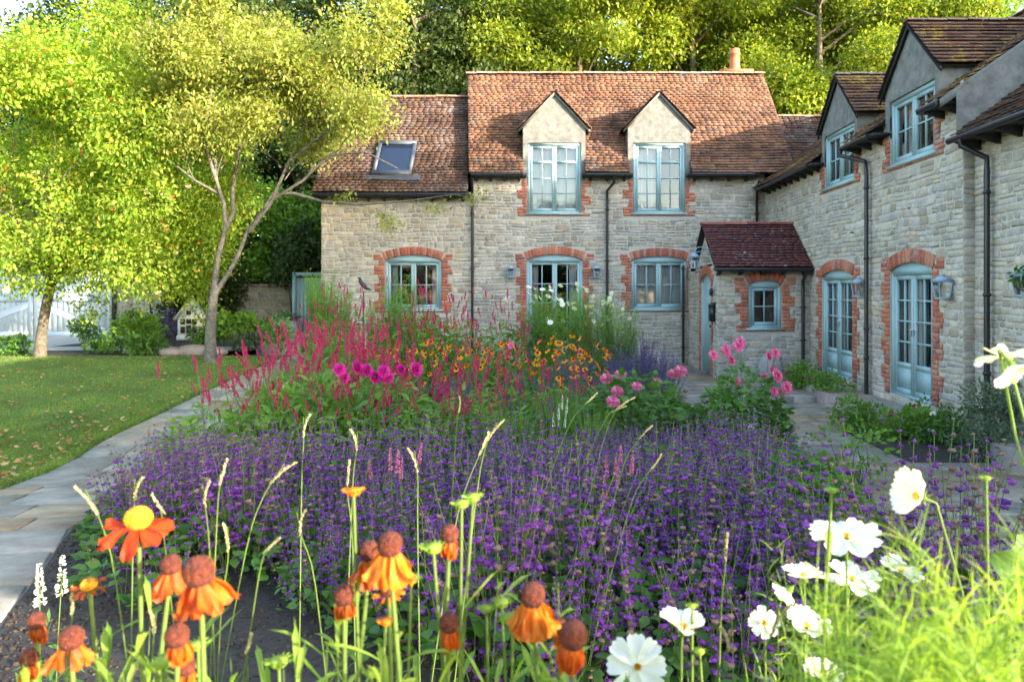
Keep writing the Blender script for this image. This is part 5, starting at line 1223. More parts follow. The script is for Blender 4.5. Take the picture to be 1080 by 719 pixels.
# woodland behind -----------------------------------------------------
def big_tree(name, lab, cat, grp, H, rad, n, lm, size=.24, lean=0, zb=.25, bark='bark', layered=True):
    root = empty(name); tag(root, lab, cat, grp); tips = []
    mb = MB(); mb.tube([(0,0,-.3),(0,0,H*.3),(lean*.5,0,H*.62),(lean,0,H*.9)], [.32,.26,.16,.05], 8, 0, cap=False)
    lb = []
    for i in range(46):
        zz = H*rnd.uniform(zb, .97); f = (zz/H-zb)/(1-zb); w_ = rad*math.sin(math.pi*min(1, .12+.85*(1-f)**.8))**.6; a = rnd.uniform(0, 6.28); q = w_*rnd.uniform(.3, 1)
        lb.append((q*math.cos(a)+lean*f, q*math.sin(a), zz, rnd.uniform(.55, 1.05)*rad*.36)); mb.tube([(lean*f*.7,0,zz-q*.5), (q*math.cos(a)*.6+lean*f, q*math.sin(a)*.6, zz-.2), (q*math.cos(a)+lean*f, q*math.sin(a), zz)], [.07,.045,.02], 4, 0, cap=False)
    mb.build('trunk', M[bark], root)
    mb, P = lobes_crown(lb, n, size, clump=9, shell=(.55, 1.05), droop=.15, sq=.62 if layered else 1., wid=.6); mb.build('crown', M[lm], root)
    return root
WG = 'hornbeams behind the cottage'
w1 = [big_tree('hornbeam', 'yellow green woodland tree rising behind the cottage roofs', 'tree', WG, 14.5, 3.6, 66000, 'l_back', .155) for _ in range(3)]
def placez(protos, spots):
    for i, (x, y, s_, rz) in enumerate(spots):
        o = protos[i] if i < len(protos) else copy_tree(protos[i % len(protos)]); o.location = (x, y, 0); o.scale = (s_, s_, s_); o.rotation_euler = (0, 0, rz)
placez(w1, [(1.2,30,1.05,0),(10.6,28.5,1.0,1),(6.2,31.5,1.1,2),(14.5,31,1.08,3.3),(4.0,35,1.2,4),(9.0,36,1.25,5),(16.0,38,1.05,.6),(-2.5,33.5,1.1,2.2),(12.5,35,1.2,1.4)])
DG = 'dark trees behind the low left roof'
w2 = [big_tree('yew_tree', 'dark dense tree behind the low roof and the forked tree', 'tree', DG, 12.5, 3.2, 46000, 'l_dark', .155, zb=.05, layered=False) for _ in range(2)]
placez(w2, [(-5.2,28.0,1.05,0),(-9.5,27.8,1.0,1),(-2.2,29.5,1.15,2),(-13.2,28.5,1.0,3),(-17.5,29,1.05,4),(-22,30,1.1,5),(-7.2,31,1.3,2.5),(-12,33,1.35,.3),(-19,34,1.35,.9),(-26,29,1.1,.2)])
w3 = [big_tree('lime_tree', 'light green tree against the pale sky above the right dormers', 'tree', None, 12.5, 3.0, 44000, 'l_lime', .15)]
placez(w3, [(16.2,31,1.08,0)])
# unseen tree added west of the wing to throw broken evening shade on the cottage
w4 = big_tree('added_shade_tree', 'unseen tree added beyond the right wing for its shade', 'tree', None, 11, 3.0, 9000, 'l_back', .3, zb=.3); w4.location = (16.0, 4.3, 0)

# trees added behind the viewpoint to fill the reflections, seen only in the window panes
for x_, y_, s_ in [(-14,-26,.7),(-7,-28,.8),(0,-27,.72),(7,-29,.8),(-21,-25,.8)]: copy_tree(w2[rnd.randrange(2)], (x_, y_, .1), 0, (s_*2.1, s_*1.2, s_), label='dark tree added behind the viewpoint for the window reflections')['group'] = 'trees added behind the viewpoint'
# far left: doors, wall, border ---------------------------------------
YG = 24.6; zg = .04
gar = empty('garage', (-17.2, YG, zg)); tag(gar, 'pale blue framed and braced double doors of a garage at the far left', 'garage')
M['pale'] = mat_plain('pale_blue_paint', (.48,.53,.55), .55, nscale=1.5, namp=.06)
def gdoor(x0, x1, flip):
    o_ = gar.location; mb = MB(); h = 2.25; f = Fr((0,0,0), (1,0,0), (0,-1,0)); n = 14
    for i in range(n): f.box(mb, x0+(x1-x0)*i/n+.001, x0+(x1-x0)*(i+1)/n-.001, 0.02, h, -.03, .0)
    d = mb.build('door_leaf', M['pale'], gar); mb = MB()
    f.box(mb, x0, x0+.16, .02, h, .001, .035); f.box(mb, x1-.16, x1, .02, h, .001, .035); f.box(mb, x0+.16, x1-.16, .02, .2, .001, .034); f.box(mb, x0+.16, x1-.16, h-.16, h, .001, .034); f.box(mb, x0+.16, x1-.16, 1.2, 1.36, .001, .034)
    for (za, zb) in ((.2, 1.2),):
        a, b_ = (x0+.16, x1-.16) if flip else (x1-.16, x0+.16)
        s_ = 1 if b_ > a else -1; V = [f.p(a,zb,.03), f.p(a,zb-.2,.03), f.p(b_-s_*.2,za,.03), f.p(b_,za,.03), f.p(b_,za+.1,.03), f.p(a+s_*.1,zb,.03)]; mb.add(V, [(0,1,2,3,4,5)])
    a, b_ = (x1-.16, x0+.16) if flip else (x0+.16, x1-.16); s_ = 1 if b_ > a else -1
    mb.add([f.p(a,1.36,.03), f.p(a+s_*.2,1.36,.03), f.p(b_,h-.26,.03), f.p(b_,h-.16,.03), f.p(b_-s_*.15,h-.16,.03)], [(0,1,2,3,4)])
    mb.build('frame', M['pale'], d)
gdoor(-.28, 2.35, True); gdoor(-2.95, -.31, False)
mb = MB(); f = Fr((0,0,0), (1,0,0), (0,-1,0)); f.box(mb, 2.36, 2.5, 0, 2.5, -.2, .04); f.box(mb, -3.1, -2.96, 0, 2.5, -.2, .04); f.box(mb, -3.1, 2.5, 2.26, 2.5, -.2, .05); mb.build('door_frame', M['darkwood'], gar)
mb = MB(); f.box(mb, 2.5, 3.4, -.1, 2.9, -4, .0); f.box(mb, -6.5, -3.1, -.1, 2.9, -4, .0); f.box(mb, -3.1, 2.5, 2.5, 2.9, -4, 0); mb.build('wall', M['stone'], gar)
tiles((0, -.2, 2.85), (1,0,0), (0,1,.9), lambda v: (-6.6, 3.5), 14, gar, M['tile_grey'], gauge=.2, tw=.3)
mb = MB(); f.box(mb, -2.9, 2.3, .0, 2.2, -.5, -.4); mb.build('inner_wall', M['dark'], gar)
# garden wall
gw = empty('garden_wall', (0, 24.2, 0)); tag(gw, 'low rubble stone garden wall under ivy at the back left', 'wall')
f = Fr((0,0,0), (1,0,0), (0,-1,0)); mb = MB(); f.box(mb, -13.9, -8.35, -.3, 1.75, -.4, 0, 0); stones(mb, f, -13.9, -8.35, -.2, 1.75, [], seed=33); mb.build('wall', [M['mortar'], M['stone']], gw)
mb = MB(); n = 14
for i in range(n): f.box(mb, -13.95+i*.4, -13.56+i*.4, 1.751, 1.84, -.45, .06)
mb.build('coping', M['kerb'], gw)
gt = empty('garden_gate', (-7.35, 22.6, .07)); tag(gt, 'blue boarded gate in the gap at the left corner of the cottage', 'gate')
mb = MB()
for i in range(9): f.box(mb, -.55+i*.125, -.55+i*.125+.119, .05, 1.95, -.02, .01)
mb.build('boards', M['frame'], gt); mb = MB(); f.box(mb, -.66, -.56, 0, 2.1, -.05, .05); f.box(mb, .58, .68, 0, 2.1, -.05, .05); f.box(mb, -.66, .68, 2.0, 2.12, -.051, .051); mb.build('frame', M['frame'], gt)
bx = empty('log_bin', (-7.55, 20.8, .07)); tag(bx, 'pale blue box with dark lid left of the cottage corner', 'bin')
mb = MB(); mb.box((-.3,-.25,0), (.3,.25,.72)); mb.build('body', M['pale'], bx); mb = MB(); mb.add([(-.33,-.29,.72),(.33,-.29,.72),(.33,.27,.78),(-.33,.27,.78),(-.33,-.29,.77),(.33,-.29,.77),(.33,.27,.83),(-.33,.27,.83)], BOXF); mb.build('lid', M['lead'], bx)
# stone steps
st = empty('stone_steps', (-7.15, 19.0, 0)); tag(st, 'three low rustic stone steps up from the path at the back left', 'steps')
for k in range(3):
    mb = MB(); fslab(mb, -.55-.05*k, .55, .38*k, .38*k+.45, -.1, g(-7.1, 19)+.14*(k+1)); mb.build('step', M['kerb'], st)
# little white dolls-house style insect house
ih = empty('insect_house', (-9.85, 19.9, g(-9.6, 19.9)+.22)); tag(ih, 'small white gabled insect house between the two trees', 'insect house')
mb = MB(); mb.box((-.32,-.15,.0), (.32,.2,.12)); mb.box((-.30,-.12,.12), (.30,.18,.62)); mb.add([(-.30,-.12,.62),(.30,-.12,.62),(0,-.12,1.0),(-.30,.18,.62),(.30,.18,.62),(0,.18,1.0)], [(0,1,2),(5,4,3),(0,2,5,3),(1,4,5,2)]); mb.build('body', M['white'], ih)
mb = MB()
for s in (-1, 1): mb.add([(s*.37,-.17,.56),(s*.37,.23,.56),(0,.23,1.06),(0,-.17,1.06),(s*.37,-.17,.60),(s*.37,.23,.60),(0,.23,1.10),(0,-.17,1.10)], BOXF)
mb.build('roof', M['white'], ih)
for (x0, z0, w_, h_) in [(-.22,.18,.12,.18),(-.06,.18,.13,.22),(.10,.18,.12,.18),(-.22,.42,.12,.15),(.10,.42,.12,.15),(-.06,.44,.13,.13),(-.06,.68,.12,.12)]:
    mb = MB(); mb.box((x0,-.135,z0), (x0+w_,-.121,z0+h_)); mb.build('opening', M['darkwood'], ih)
# ivy and border shrubs
def ivy(x0, x1, y0, y1, z0, z1, n, size, lm, lab, name='ivy_hedge', grp=None):
    root = empty(name, ((x0+x1)/2, (y0+y1)/2, 0)); tag(root, lab, 'hedge', grp); nl = int((x1-x0)*3.5)
    lb = [(rnd.uniform(x0, x1)-(x0+x1)/2, rnd.uniform(y0, y1)-(y0+y1)/2, rnd.uniform(z0, z1), rnd.uniform(.35, .75)) for _ in range(nl)]
    mb, _p = lobes_crown(lb, n, size, clump=6, shell=(.5, 1.05), wid=.75); mb.build('leaves', M[lm], root)
    mb = MB()
    for l in lb[::3]: mb.tube([(l[0]*.95, .1, 0), (l[0], 0, l[2]*.6), l[:3]], [.04,.03,.015], 4, 0, cap=False)
    mb.build('stems', M['bark'], root)
ivy(-14.5, -6.2, 24.4, 25.6, 1.9, 5.0, 30000, .13, 'l_lime', 'tall mass of climbing leaves above the garden wall')
ivy(-24, -14.0, 25.6, 27, 3.6, 5.6, 14000, .15, 'l_dark', 'dark hedge rising over the garage roof')
ivy(-12.9, -10.3, 23.0, 23.9, .4, 2.4, 9000, .12, 'l_dark', 'dark shrubbery between the garage and the insect house')
ivy(-8.4, -6.3, 22.9, 23.9, 2.1, 3.6, 5000, .12, 'l_dark', 'dark climber over the gate beside the cottage corner')
bs = [('border_shrub','small upright dark shrub in front of the garage doors',-12.2,19.0,.95,.38,'l_mid',.08),('border_shrub','fine leaved green shrub right of the garage doors',-11.4,20.2,1.05,.6,'l_feather',.09),('hydrangea','leafy light green shrub left of the insect house',-10.35,18.4,1.0,.62,'l_lime',.14),
      ('hosta','broad leaved bright green clump right of the forked trunk',-8.35,19.2,1.05,.55,'l_lime',.16),('border_shrub','low grey green plant beside the stone steps',-7.85,19.0,.5,.4,'l_grey',.1),('border_shrub','small dark plant behind the forked trunk',-9.1,18.9,.7,.45,'l_mid',.1),
      ('border_shrub','low dark plant at the left picture edge beyond the lawn',-13.2,17.9,.4,.6,'l_mid',.1),('border_shrub','low plant between the left trunk and the shrubs',-11.2,18.2,.35,.6,'l_mid',.09),('border_shrub','purple tinged shrub in the border left of the insect house',-10.9,21.0,1.0,.6,'p_blue',.08),('border_shrub','green shrub under the garden wall near the gate',-8.2,21.6,.9,.6,'l_mid',.1),
      ('fern','arching green plant low in front of the border stones',-9.9,17.75,.4,.5,'l_mid',.12),('border_shrub','green shrub beside the steps in front of the blue bin',-6.75,18.2,1.0,.42,'l_feather',.09)]
for nm, lab, x, y, h, r_, lm, sz in bs: shrub(nm, lab, 'shrub', None, h, r_, 700, sz, lm, .55, (x, y))
for i, (x, y, s_) in enumerate([(-8.85,17.95,.32),(-8.3,17.9,.22),(-9.3,17.75,.2),(-10.2,18.0,.2)]):
    mb = MB(); V = []
    for a in range(6):
        for b_ in range(9):
            t = math.pi*a/5; p = 2*math.pi*b_/9; V.append((s_*1.5*math.sin(t)*math.cos(p)*(1+.15*math.sin(3*p+i)), s_*.8*math.sin(t)*math.sin(p), s_*.6*math.cos(t)+.05))
    mb.arr(np.array(V), [(a*9+b_, a*9+(b_+1) % 9, (a+1)*9+(b_+1) % 9, (a+1)*9+b_) for a in range(5) for b_ in range(9)])
    o = mb.build('border_rock', M['kerb']); o.location = (x, y, g(x, y)); tag(o, 'sandy %s rock at the back edge of the lawn' % ['large', 'middle sized', 'small right hand', 'small left hand'][i], 'rock')
# iron bird stake
bd = empty('bird_stake', (-3.7, 14.4, g(-3.7, 14.4))); tag(bd, 'black iron bird on a thin stake in front of the cottage wall', 'garden stake')
mb = MB(); mb.tube([(0,0,-.1),(0,0,1.78)], .011, 5); mb.build('stake', M['blackmetal'], bd)
mb = MB(); mb.tube([(.16,0,1.80),(.06,0,1.84),(0,0,1.90),(-.06,0,1.97),(-.08,0,2.04),(-.13,0,2.06)], [.008,.035,.05,.04,.025,.004], 8); mb.build('bird', M['blackmetal'], bd)

def mat_petal(name, c1, c2, c3):
    m = mat_leaf(name, [c1, c2, c1], .35); nt = m.node_tree; b = nt.nodes['Principled BSDF']; src = b.inputs['Base Color'].links[0].from_socket
    n = noise(nt, 75, 5, .7); c = mix(nt, src, c3, ramp(nt, n, [(.48, (0,)*3), (.66, (1,)*3)])); nt.links.new(c, b.inputs['Base Color']); bump(nt, noise(nt, 220, 2), b, .4, .002)
    return m
M['p_orange'] = mat_petal('streaked_orange_petal', (.62,.11,.008), (.72,.18,.01), (.34,.025,.008))
M['p_gold'] = mat_petal('streaked_golden_petal', (.72,.20,.008), (.80,.30,.012), (.50,.07,.008))
M['p_rust'] = mat_petal('streaked_rust_petal', (.42,.08,.012), (.52,.13,.015), (.16,.015,.01))
M['floret'] = mat_leaf('brown_floret', [(.09,.018,.008),(.20,.05,.015),(.13,.03,.01),(.34,.12,.03)], .1)
M['goldfloret'] = mat_leaf('gold_floret', [(.70,.30,.01),(.85,.48,.02),(.60,.20,.01)], .1)
M['yolk'] = mat_plain('yellow_anthers', (.85,.55,.04), .8)

# ------------------------------------------------------------ foreground flowers (0.7 - 1.6 m from the lens)
ZN = g(0, 1)
def path3(p0, p1, bend=.03, n=8, side=None):
    ts = np.linspace(0, 1, n)[:, None]; off = A(rnd.uniform(-1, 1), rnd.uniform(-.4, .4), 0)*bend if side is None else A(*side)
    return A(*p0)*(1-ts)+A(*p1)*ts+np.sin(ts*math.pi)*off
def strip_petal(mb, base, d_out, up, L, wd, droop, m=0, lobes=3, seg=6, curl=0, cup=.15, tw=0, crum=.0):
    """a petal as a bent, cupped strip with a lobed end"""
    d_out = unit(d_out); up = unit(up); side = unit(np.cross(d_out, up)); V = []; p = A(*base); ang = 0; k = 7; ph = rnd.uniform(0, 6)
    for i in range(seg+1):
        t = i/seg; ang = -droop*t+curl*t*t; d = d_out*math.cos(ang)+up*math.sin(ang); nrm = -d_out*math.sin(ang)+up*math.cos(ang)
        if i: p = p+d*L/seg
        w_ = wd*(.26+.95*math.sin(min(1, t*.95+.08)*math.pi*.56)); s2 = side*math.cos(tw*t)+nrm*math.sin(tw*t)
        for j in range(k):
            s_ = (j/(k-1)-.5); e = 0
            if i == seg and lobes == 3: e = L*(-.13, .0, -.05, .03, -.05, .0, -.13)[j]
            if i == seg and lobes == 0: e = L*(-.12, -.04, .02, .08, .02, -.04, -.12)[j]; w_ = wd*.25
            V.append(p+s2*s_*w_+nrm*(abs(s_)*2)**2*cup*w_+d*e+nrm*((.05*w_ if j % 2 else 0)+crum*L*t*math.sin(ph+s_*7+t*5)))
    mb.arr(np.array(V), [(i*k+j, i*k+j+1, (i+1)*k+j+1, (i+1)*k+j) for i in range(seg) for j in range(k-1)], m)
def cone_mesh(mb, R, r, h, m=0):
    """domed cone set all over with tiny florets"""
    prof = [(.0, -h*.25), (r*.75, -h*.2), (r*.98, h*.1), (r, h*.4), (r*.86, h*.72), (r*.55, h*.93), (0, h)]
    mb.lathe(prof, (0,0,0), 20, m, R)
    n = 800; i = np.arange(n)+.5; ph = np.arccos(1-1.45*i/n); th = math.pi*(1+5**.5)*i
    D = np.stack([np.cos(th)*np.sin(ph), np.sin(th)*np.sin(ph), np.cos(ph)], 1); P = D*A(r, r, h*.62)+A(0,0,h*.36); P = P@np.asarray(R).T; DD = D@np.asarray(R).T
    leaves(mb, KITE, P-DD*.0008, DD+rg.normal(size=(n, 3))*.25, r*.115, .8, 1)
def orient(up):
    up = unit(up); x = unit(np.cross(A(0,1,0), up)) if abs(up[1]) < .9 else unit(np.cross(A(1,0,0), up)); return np.stack([x, np.cross(up, x), up], 1)
def sneezeweed(px, py, Y, rad=.013, kind='droop', pm='p_orange', up=(0,0,1), label='', npet=10, L=.028, cone='cone', stem_to=None, leafn=4, h=None):
    P = at(px, py, Y); base = (P[0]+rnd.uniform(-.05, .05)+(stem_to or 0), P[1]+rnd.uniform(-.02, .1), ZN)
    root = empty('sneezeweed_flower', base); tag(root, label, 'flower', 'orange sneezeweed blooms in the foreground')
    top = P-A(*base); R = orient(up); U = R[:, 2]; h = h or rad*1.5
    mb = MB(); mb.tube(path3((0,0,0), top-U*h*.2, .035, 10), np.linspace(.0045, .0026, 10), 7, 0, cap=False); 
    mb.lathe([(.002,-h*.45),(rad*.5,-h*.25),(rad*.6,-h*.12)], tuple(top), 10, 0, R); mb.build('stem', M['stem'], root)
    mb = MB(); cone_mesh(mb, R, rad*.93, h*.95); o = mb.build('cone', [M[cone], M['floret' if cone == 'cone' else 'goldfloret']], root); o.location = tuple(top)
    mb = MB()
    for i in range(npet):
        a = 2*math.pi*i/npet+rnd.uniform(-.15, .15); d = R@A(math.cos(a), math.sin(a), 0)
        if kind == 'droop': dr, sl, cu = rnd.uniform(.3, .9), rnd.uniform(-1.15, -.75), rnd.uniform(.2, 1.0)
        elif kind == 'flat': dr, sl, cu = rnd.uniform(.2, 1.1), rnd.uniform(-.35, .15), rnd.uniform(-.1, .8)
        else: dr, sl, cu = rnd.uniform(.9, 1.6), -1.1, rnd.uniform(-.3, .3)
        dd = d*math.cos(sl)+U*math.sin(sl)
        strip_petal(mb, top+d*rad*.62-U*h*.12, dd, U*math.cos(sl)-d*math.sin(sl), L*rnd.uniform(.85, 1.15), L*(.40 if kind != 'wilt' else .30)*rnd.uniform(.8, 1.25), dr, curl=cu, tw=rnd.uniform(-.7, .7) if kind != 'wilt' else rnd.uniform(-1.2, 1.2), crum=.10)
    mb.build('petals', M[pm], root, smooth=True)
    Ls = top
    for i in range(leafn):
        mb = MB(); t = rnd.uniform(.45, .9); p = Ls*t; a = rnd.uniform(0, 6.28); d = A(math.cos(a), math.sin(a)*.6, rnd.uniform(.5, 1.6)); strip_petal(mb, p, d, A(0,0,1), rnd.uniform(.05, .09), .010, rnd.uniform(-.2, .8), lobes=0, cup=.2)
        mb.build('leaf', M['l_bright'], root, smooth=True)
    return root
sneezeweed(146,552,.88, .0165,'flat','p_scarlet',(.05,-.12,1),'bright red flower with a golden centre, highest at the left',10,.036,'conegold',h=.022)
sneezeweed(180,600,.86,.0125,'droop','p_orange',(.0,-.1,1),'small drooping orange flower just left of the largest brown cone',10,.028)
sneezeweed(211,610,.74,.0165,'droop','p_orange',(-.15,-.1,1),'largest drooping orange bloom with round brown cone at the left',11,.034)
sneezeweed(187,675,.74,.0125,'wilt','p_orange',(.0,-.2,1),'ragged orange bloom directly below the largest left one',9,.026)
sneezeweed(94,617,.95,.011,'flat','p_rust',(.2,-.5,1),'small rusty red bloom facing left near the path',9,.014,'conegold',h=.008)
sneezeweed(75,678,.80,.0135,'droop','p_orange',(.1,-.1,1),'orange bloom with dark cone low at the left',8,.026)
sneezeweed(39,658,.86,.0105,'wilt','p_rust',(0,-.1,1),'withered brown flower left of the low dark cone',9,.022)
sneezeweed(31,697,.86,.011,'wilt','p_rust',(0,-.1,1),'lowest withered flower in the bottom left corner',9,.022)
sneezeweed(390,586,.86,.0125,'droop','p_orange',(-.2,0,1),'orange bloom tucked behind the left of the central pair',10,.030)
sneezeweed(411,580,.80,.0145,'droop','p_gold',(.05,-.1,1),'golden orange bloom with bell shaped petals, front of the central pair',12,.036)
sneezeweed(363,632,.84,.0125,'wilt','p_rust',(0,-.1,1),'dark red drooping flower below and left of the central pair',8,.022)
sneezeweed(474,567,.86,.0115,'wilt','p_orange',(0,-.1,1),'withered orange flower right of the central pair',11,.024)
sneezeweed(474,661,.84,.0120,'wilt','p_orange',(0,-.1,1),'withered orange flower at the bottom centre on a straight stem',11,.026)
sneezeweed(562,633,.78,.0140,'droop','p_gold',(0,-.1,1),'golden orange bloom right of the bottom centre leaves',11,.036)
sneezeweed(604,676,.74,.0150,'wilt','p_orange',(.1,-.1,1),'curled orange bloom at the bottom, farthest right of its kind',13,.030)
sneezeweed(590,664,.84,.010,'wilt','p_rust',(-.1,0,1),'small brown cone half hidden behind the farthest right bloom',7,.018)
sneezeweed(196,706,.80,.0110,'wilt','p_orange',(0,-.1,1),'brown cone cut by the bottom edge below the left blooms',9,.02)
sneezeweed(410,624,.86,.0100,'flat','p_gold',(0,-.5,1),'half opened yellow bloom under the central pair',10,.013,h=.008)

# buds
def bud(px, py, Y, r, label, gold=False):
    P = at(px, py, Y); base = (P[0]+rnd.uniform(-.04, .04), P[1]+rnd.uniform(0, .08), ZN); root = empty('flower_bud', base); tag(root, label, 'bud', 'unopened green buds in the foreground'); top = P-A(*base)
    mb = MB(); mb.tube(path3((0,0,0), top, .03, 8), np.linspace(.0034, .0019, 8), 6, 0, cap=False); mb.build('stem', M['stem'], root)
    mb = MB(); mb.lathe([(0,-r*.4),(r*.7,-r*.2),(r,r*.2),(r*.8,r*.6),(0,r*.75)], tuple(top), 12, 0); n = 16; a = np.linspace(0, 6.28, n+1)[:-1]; D = np.stack([np.cos(a), np.sin(a), np.full(n, .35)], 1); leaves(mb, KITE, top+D*r*.7, D, r*1.0, .35); mb.build('head', M['p_gold'] if gold else M['l_bright'], root)
    for i in range(3):
        mb = MB(); p = top*rnd.uniform(.5, .93); a = rnd.uniform(0, 6.28); strip_petal(mb, p, A(math.cos(a), math.sin(a)*.5, 1.2), A(0,0,1), rnd.uniform(.045, .085), .009, rnd.uniform(-.1, .6), lobes=0)
        mb.build('leaf', M['l_bright'], root, smooth=True)
for i, (px, py, Y, r, lab, gd) in enumerate([(373,520,.85,.009,'yellow opening bud on the tallest stem of the middle group',1),(487,533,.86,.009,'green bud above the withered orange flower',0),(499,526,.88,.009,'green bud, highest right of the withered flower',0),(457,580,.84,.011,'fuzzy green bud left of the withered orange flower',0),(434,612,.86,.009,'green bud right of the half opened yellow bloom',0),
     (407,657,.85,.007,'small yellow bud below the central pair',1),(513,643,.86,.008,'green bud on a bent stem left of the golden bloom',0),(541,655,.82,.012,'large green bud touching the golden bloom',0),(529,637,.86,.009,'green bud behind the large one by the golden bloom',0),(294,700,.84,.011,'lone green bud between the left and middle flowers',0),(172,700,.84,.012,'green bud low in the left group',0),(209,682,.86,.010,'green bud right of the ragged orange bloom',0),(392,711,.85,.008,'green bud at the bottom edge below the central pair',0)]): bud(px, py, Y, r, lab, gd)

# grass seed heads -----------------------------------------------------
GS = 'pale grass seed heads over the flowers'
def seed(px0, py0, px1, py1, Y, L=.05, r=.0028, label='thin arching grass stem with a pale seed head', dark=False, base=None):
    """(px0,py0) the tip of the head, (px1,py1) where the stem drops out of the flowers"""
    tip, low = at(px0, py0, Y), at(px1, py1, Y+.05); d = low-tip; b = base if base is not None else low+d/max(.05, abs(d[2]))*max(0, (low[2]-g(low[0], low[1])))*.35; bz = g(b[0], b[1]); b = A(b[0], b[1], bz)
    root = empty('grass_seed_head', tuple(b)); tag(root, label, 'grass', GS)
    P = np.array([A(0,0,0), (low-b)*.5+A(0,0,.02), low-b, (tip*.55+low*.45)-b+A(rnd.uniform(-.01, .01), 0, .006), tip-b]); ts = np.linspace(0, 4, 17); Q = np.stack([np.interp(ts, range(5), P[:, k]) for k in range(3)], 1)
    for _ in range(2): Q[1:-1] = (Q[:-2]+2*Q[1:-1]+Q[2:])/4
    mb = MB(); mb.tube(Q, np.linspace(.0017, .0009, 17)*(Y/1.0)**.4, 5, 0, cap=False); mb.build('stem', M['stem'], root)
    e = Q[-1]; dirv = unit(Q[-1]-Q[-4]); n = 130; t = rg.uniform(0, 1, n); q0 = e-dirv*L*.85; rr = r*.45*np.sin(np.clip(t*.85+.12, 0, 1)*math.pi); D = rdir(n)*.35+dirv*1.0
    cv = A(rnd.uniform(-.3, .3), 0, -.1)*L
    mb = MB(); leaves(mb, KITE, q0+dirv*(t*L)[:, None]+cv*(t**2)[:, None]+rdir(n)*rr[:, None]*.7, D, r*2.2, .38); mb.build('seed_head', M['straw'], root)
for a in [(90,516,120,590,1.05),(142,505,140,560,1.3),(158,522,172,560,1.2),(213,600-90,221,572,1.2),(237,487,228,560,1.3),(300,489,262,560,1.35),(320,440,318,500,1.9),(293,567,272,610,1.1),(313,540,332,600,1.3),(437,475,440,540,1.7),(368,488,372,560,1.5),(377,455,372,500,1.8),
          (524,445,505,500,1.8),(516,458,480,545,1.6),(267,668,262,719,.95),(165,645,160,700,.95),(76,620,70,700,.95),(765,565,760,640,1.1),(772,662,752,719,.85),(822,640,790,719,.85),(630,415,600,445,3.2),(662,420,640,450,3.0),(683,450,660,480,2.8),(700,480,668,520,2.5),(655,428,640,438,3.5),(488,360+60,480,470,3.2),(240,555,232,640,1.2)]:
    seed(*a, L=.06*max(1, a[4]**.35), r=.003*max(1, a[4]**.5))

# white cosmos ---------------------------------------------------------
def cosmos(px, py, Y, r, up, label, cup=.35, npet=8, stem=None, open_=.25, n_droop=.4):
    P = at(px, py, Y); stem = stem if stem is not None else (.02, .05); base = (P[0]+stem[0], P[1]+stem[1], ZN); root = empty('white_cosmos_flower', base); tag(root, label, 'flower', 'white cosmos blooms in the foreground'); top = P-A(*base); R = orient(up); U = R[:, 2]
    ts = np.linspace(0, 1, 12)[:, None]; Q = top*ts; back = -U*.05; w_ = np.clip((ts-.75)/.25, 0, 1)**2; Q = A(0,0,0)*(1-ts)+(top+back)*ts; Q[:, :] = Q; Q = np.concatenate([Q[:-1], [top+back*.5, top-U*.006]])
    mb = MB(); mb.tube(Q, np.linspace(.003, .0016, len(Q)), 6, 0, cap=False); mb.lathe([(.002,-.010),(.006,-.004),(.007,0)], tuple(top), 10, 0, R); n = 8; a = np.linspace(0, 6.28, n+1)[:-1]; D = (np.stack([np.cos(a), np.sin(a), np.full(n, -.1)], 1))@R.T; leaves(mb, KITE, np.tile(top-U*.004, (n, 1)), D, r*.35, .3); mb.build('stem', M['stem'], root)
    mb = MB()
    for i in range(npet):
        a = 2*math.pi*i/npet+rnd.uniform(-.08, .08); d = R@A(math.cos(a), math.sin(a), 0); s_ = open_+rnd.uniform(-.12, .12); dd = d*math.cos(s_)+U*math.sin(s_)
        strip_petal(mb, top+d*.004+U*.001*(i % 2), dd, U*math.cos(s_)-d*math.sin(s_), r*rnd.uniform(.9, 1.08), r*.56, n_droop*rnd.uniform(.5, 1.3), seg=7, lobes=3, cup=.16, tw=rnd.uniform(-.2, .2), crum=.03)
    mb.build('petals', M['p_white'], root, smooth=True)
    mb = MB(); n = 60; D = rdir(n)@R.T; D = D*.6+U; leaves(mb, KITE, np.tile(top+U*.001, (n, 1))+D*.003, D, .006, .5); mb.build('centre', M['yolk'], root)
cosmos(971,524,.95,.036,(-.75,-.15,.3),'white bloom seen from the side, highest on the right',open_=.75,npet=8,stem=(.22,.05),n_droop=.2)
cosmos(893,568,1.05,.046,(-.1,-.25,1),'widest white bloom right of centre on a leafy stem',open_=.2,n_droop=.2)
cosmos(720,664,1.0,.033,(.05,-.1,1),'white cup shaped bloom on a thin stem, second from the left',open_=.75,n_droop=.5)
cosmos(672,703,.95,.036,(.0,-1,.55),'flat open white bloom with yellow eye, farthest left',open_=.1,n_droop=.1)
cosmos(848,610,1.2,.034,(0,.1,1),'white bloom half hidden at the left of the widest one',open_=.5)
cosmos(898,612,1.25,.042,(.1,-.3,1),'white bloom below the widest one, behind its stem',open_=.3)
cosmos(832,622,1.25,.024,(-.5,.2,-.6),'small nodding white bloom left of the thread leaves',open_=.8)
cosmos(850,662,1.15,.036,(.2,-.2,1),'white bloom low behind the thread leaves',open_=.5)
cosmos(806,656,1.15,.020,(-.3,-.9,.3),'small white bloom facing the lens with yellow eye',open_=.2)
cosmos(868,712,1.1,.028,(.1,-.2,1),'white bloom lowest behind the thread leaves',open_=.5)
cosmos(950,603,1.25,.034,(.2,-.2,1),'white bloom just showing among the right hand leaves',open_=.4)
cosmos(1062,378,.95,.036,(-.1,.3,.9),'white bloom at the right edge in front of the downpipe, upper one',open_=.4,stem=(.42,.05),n_droop=.8)
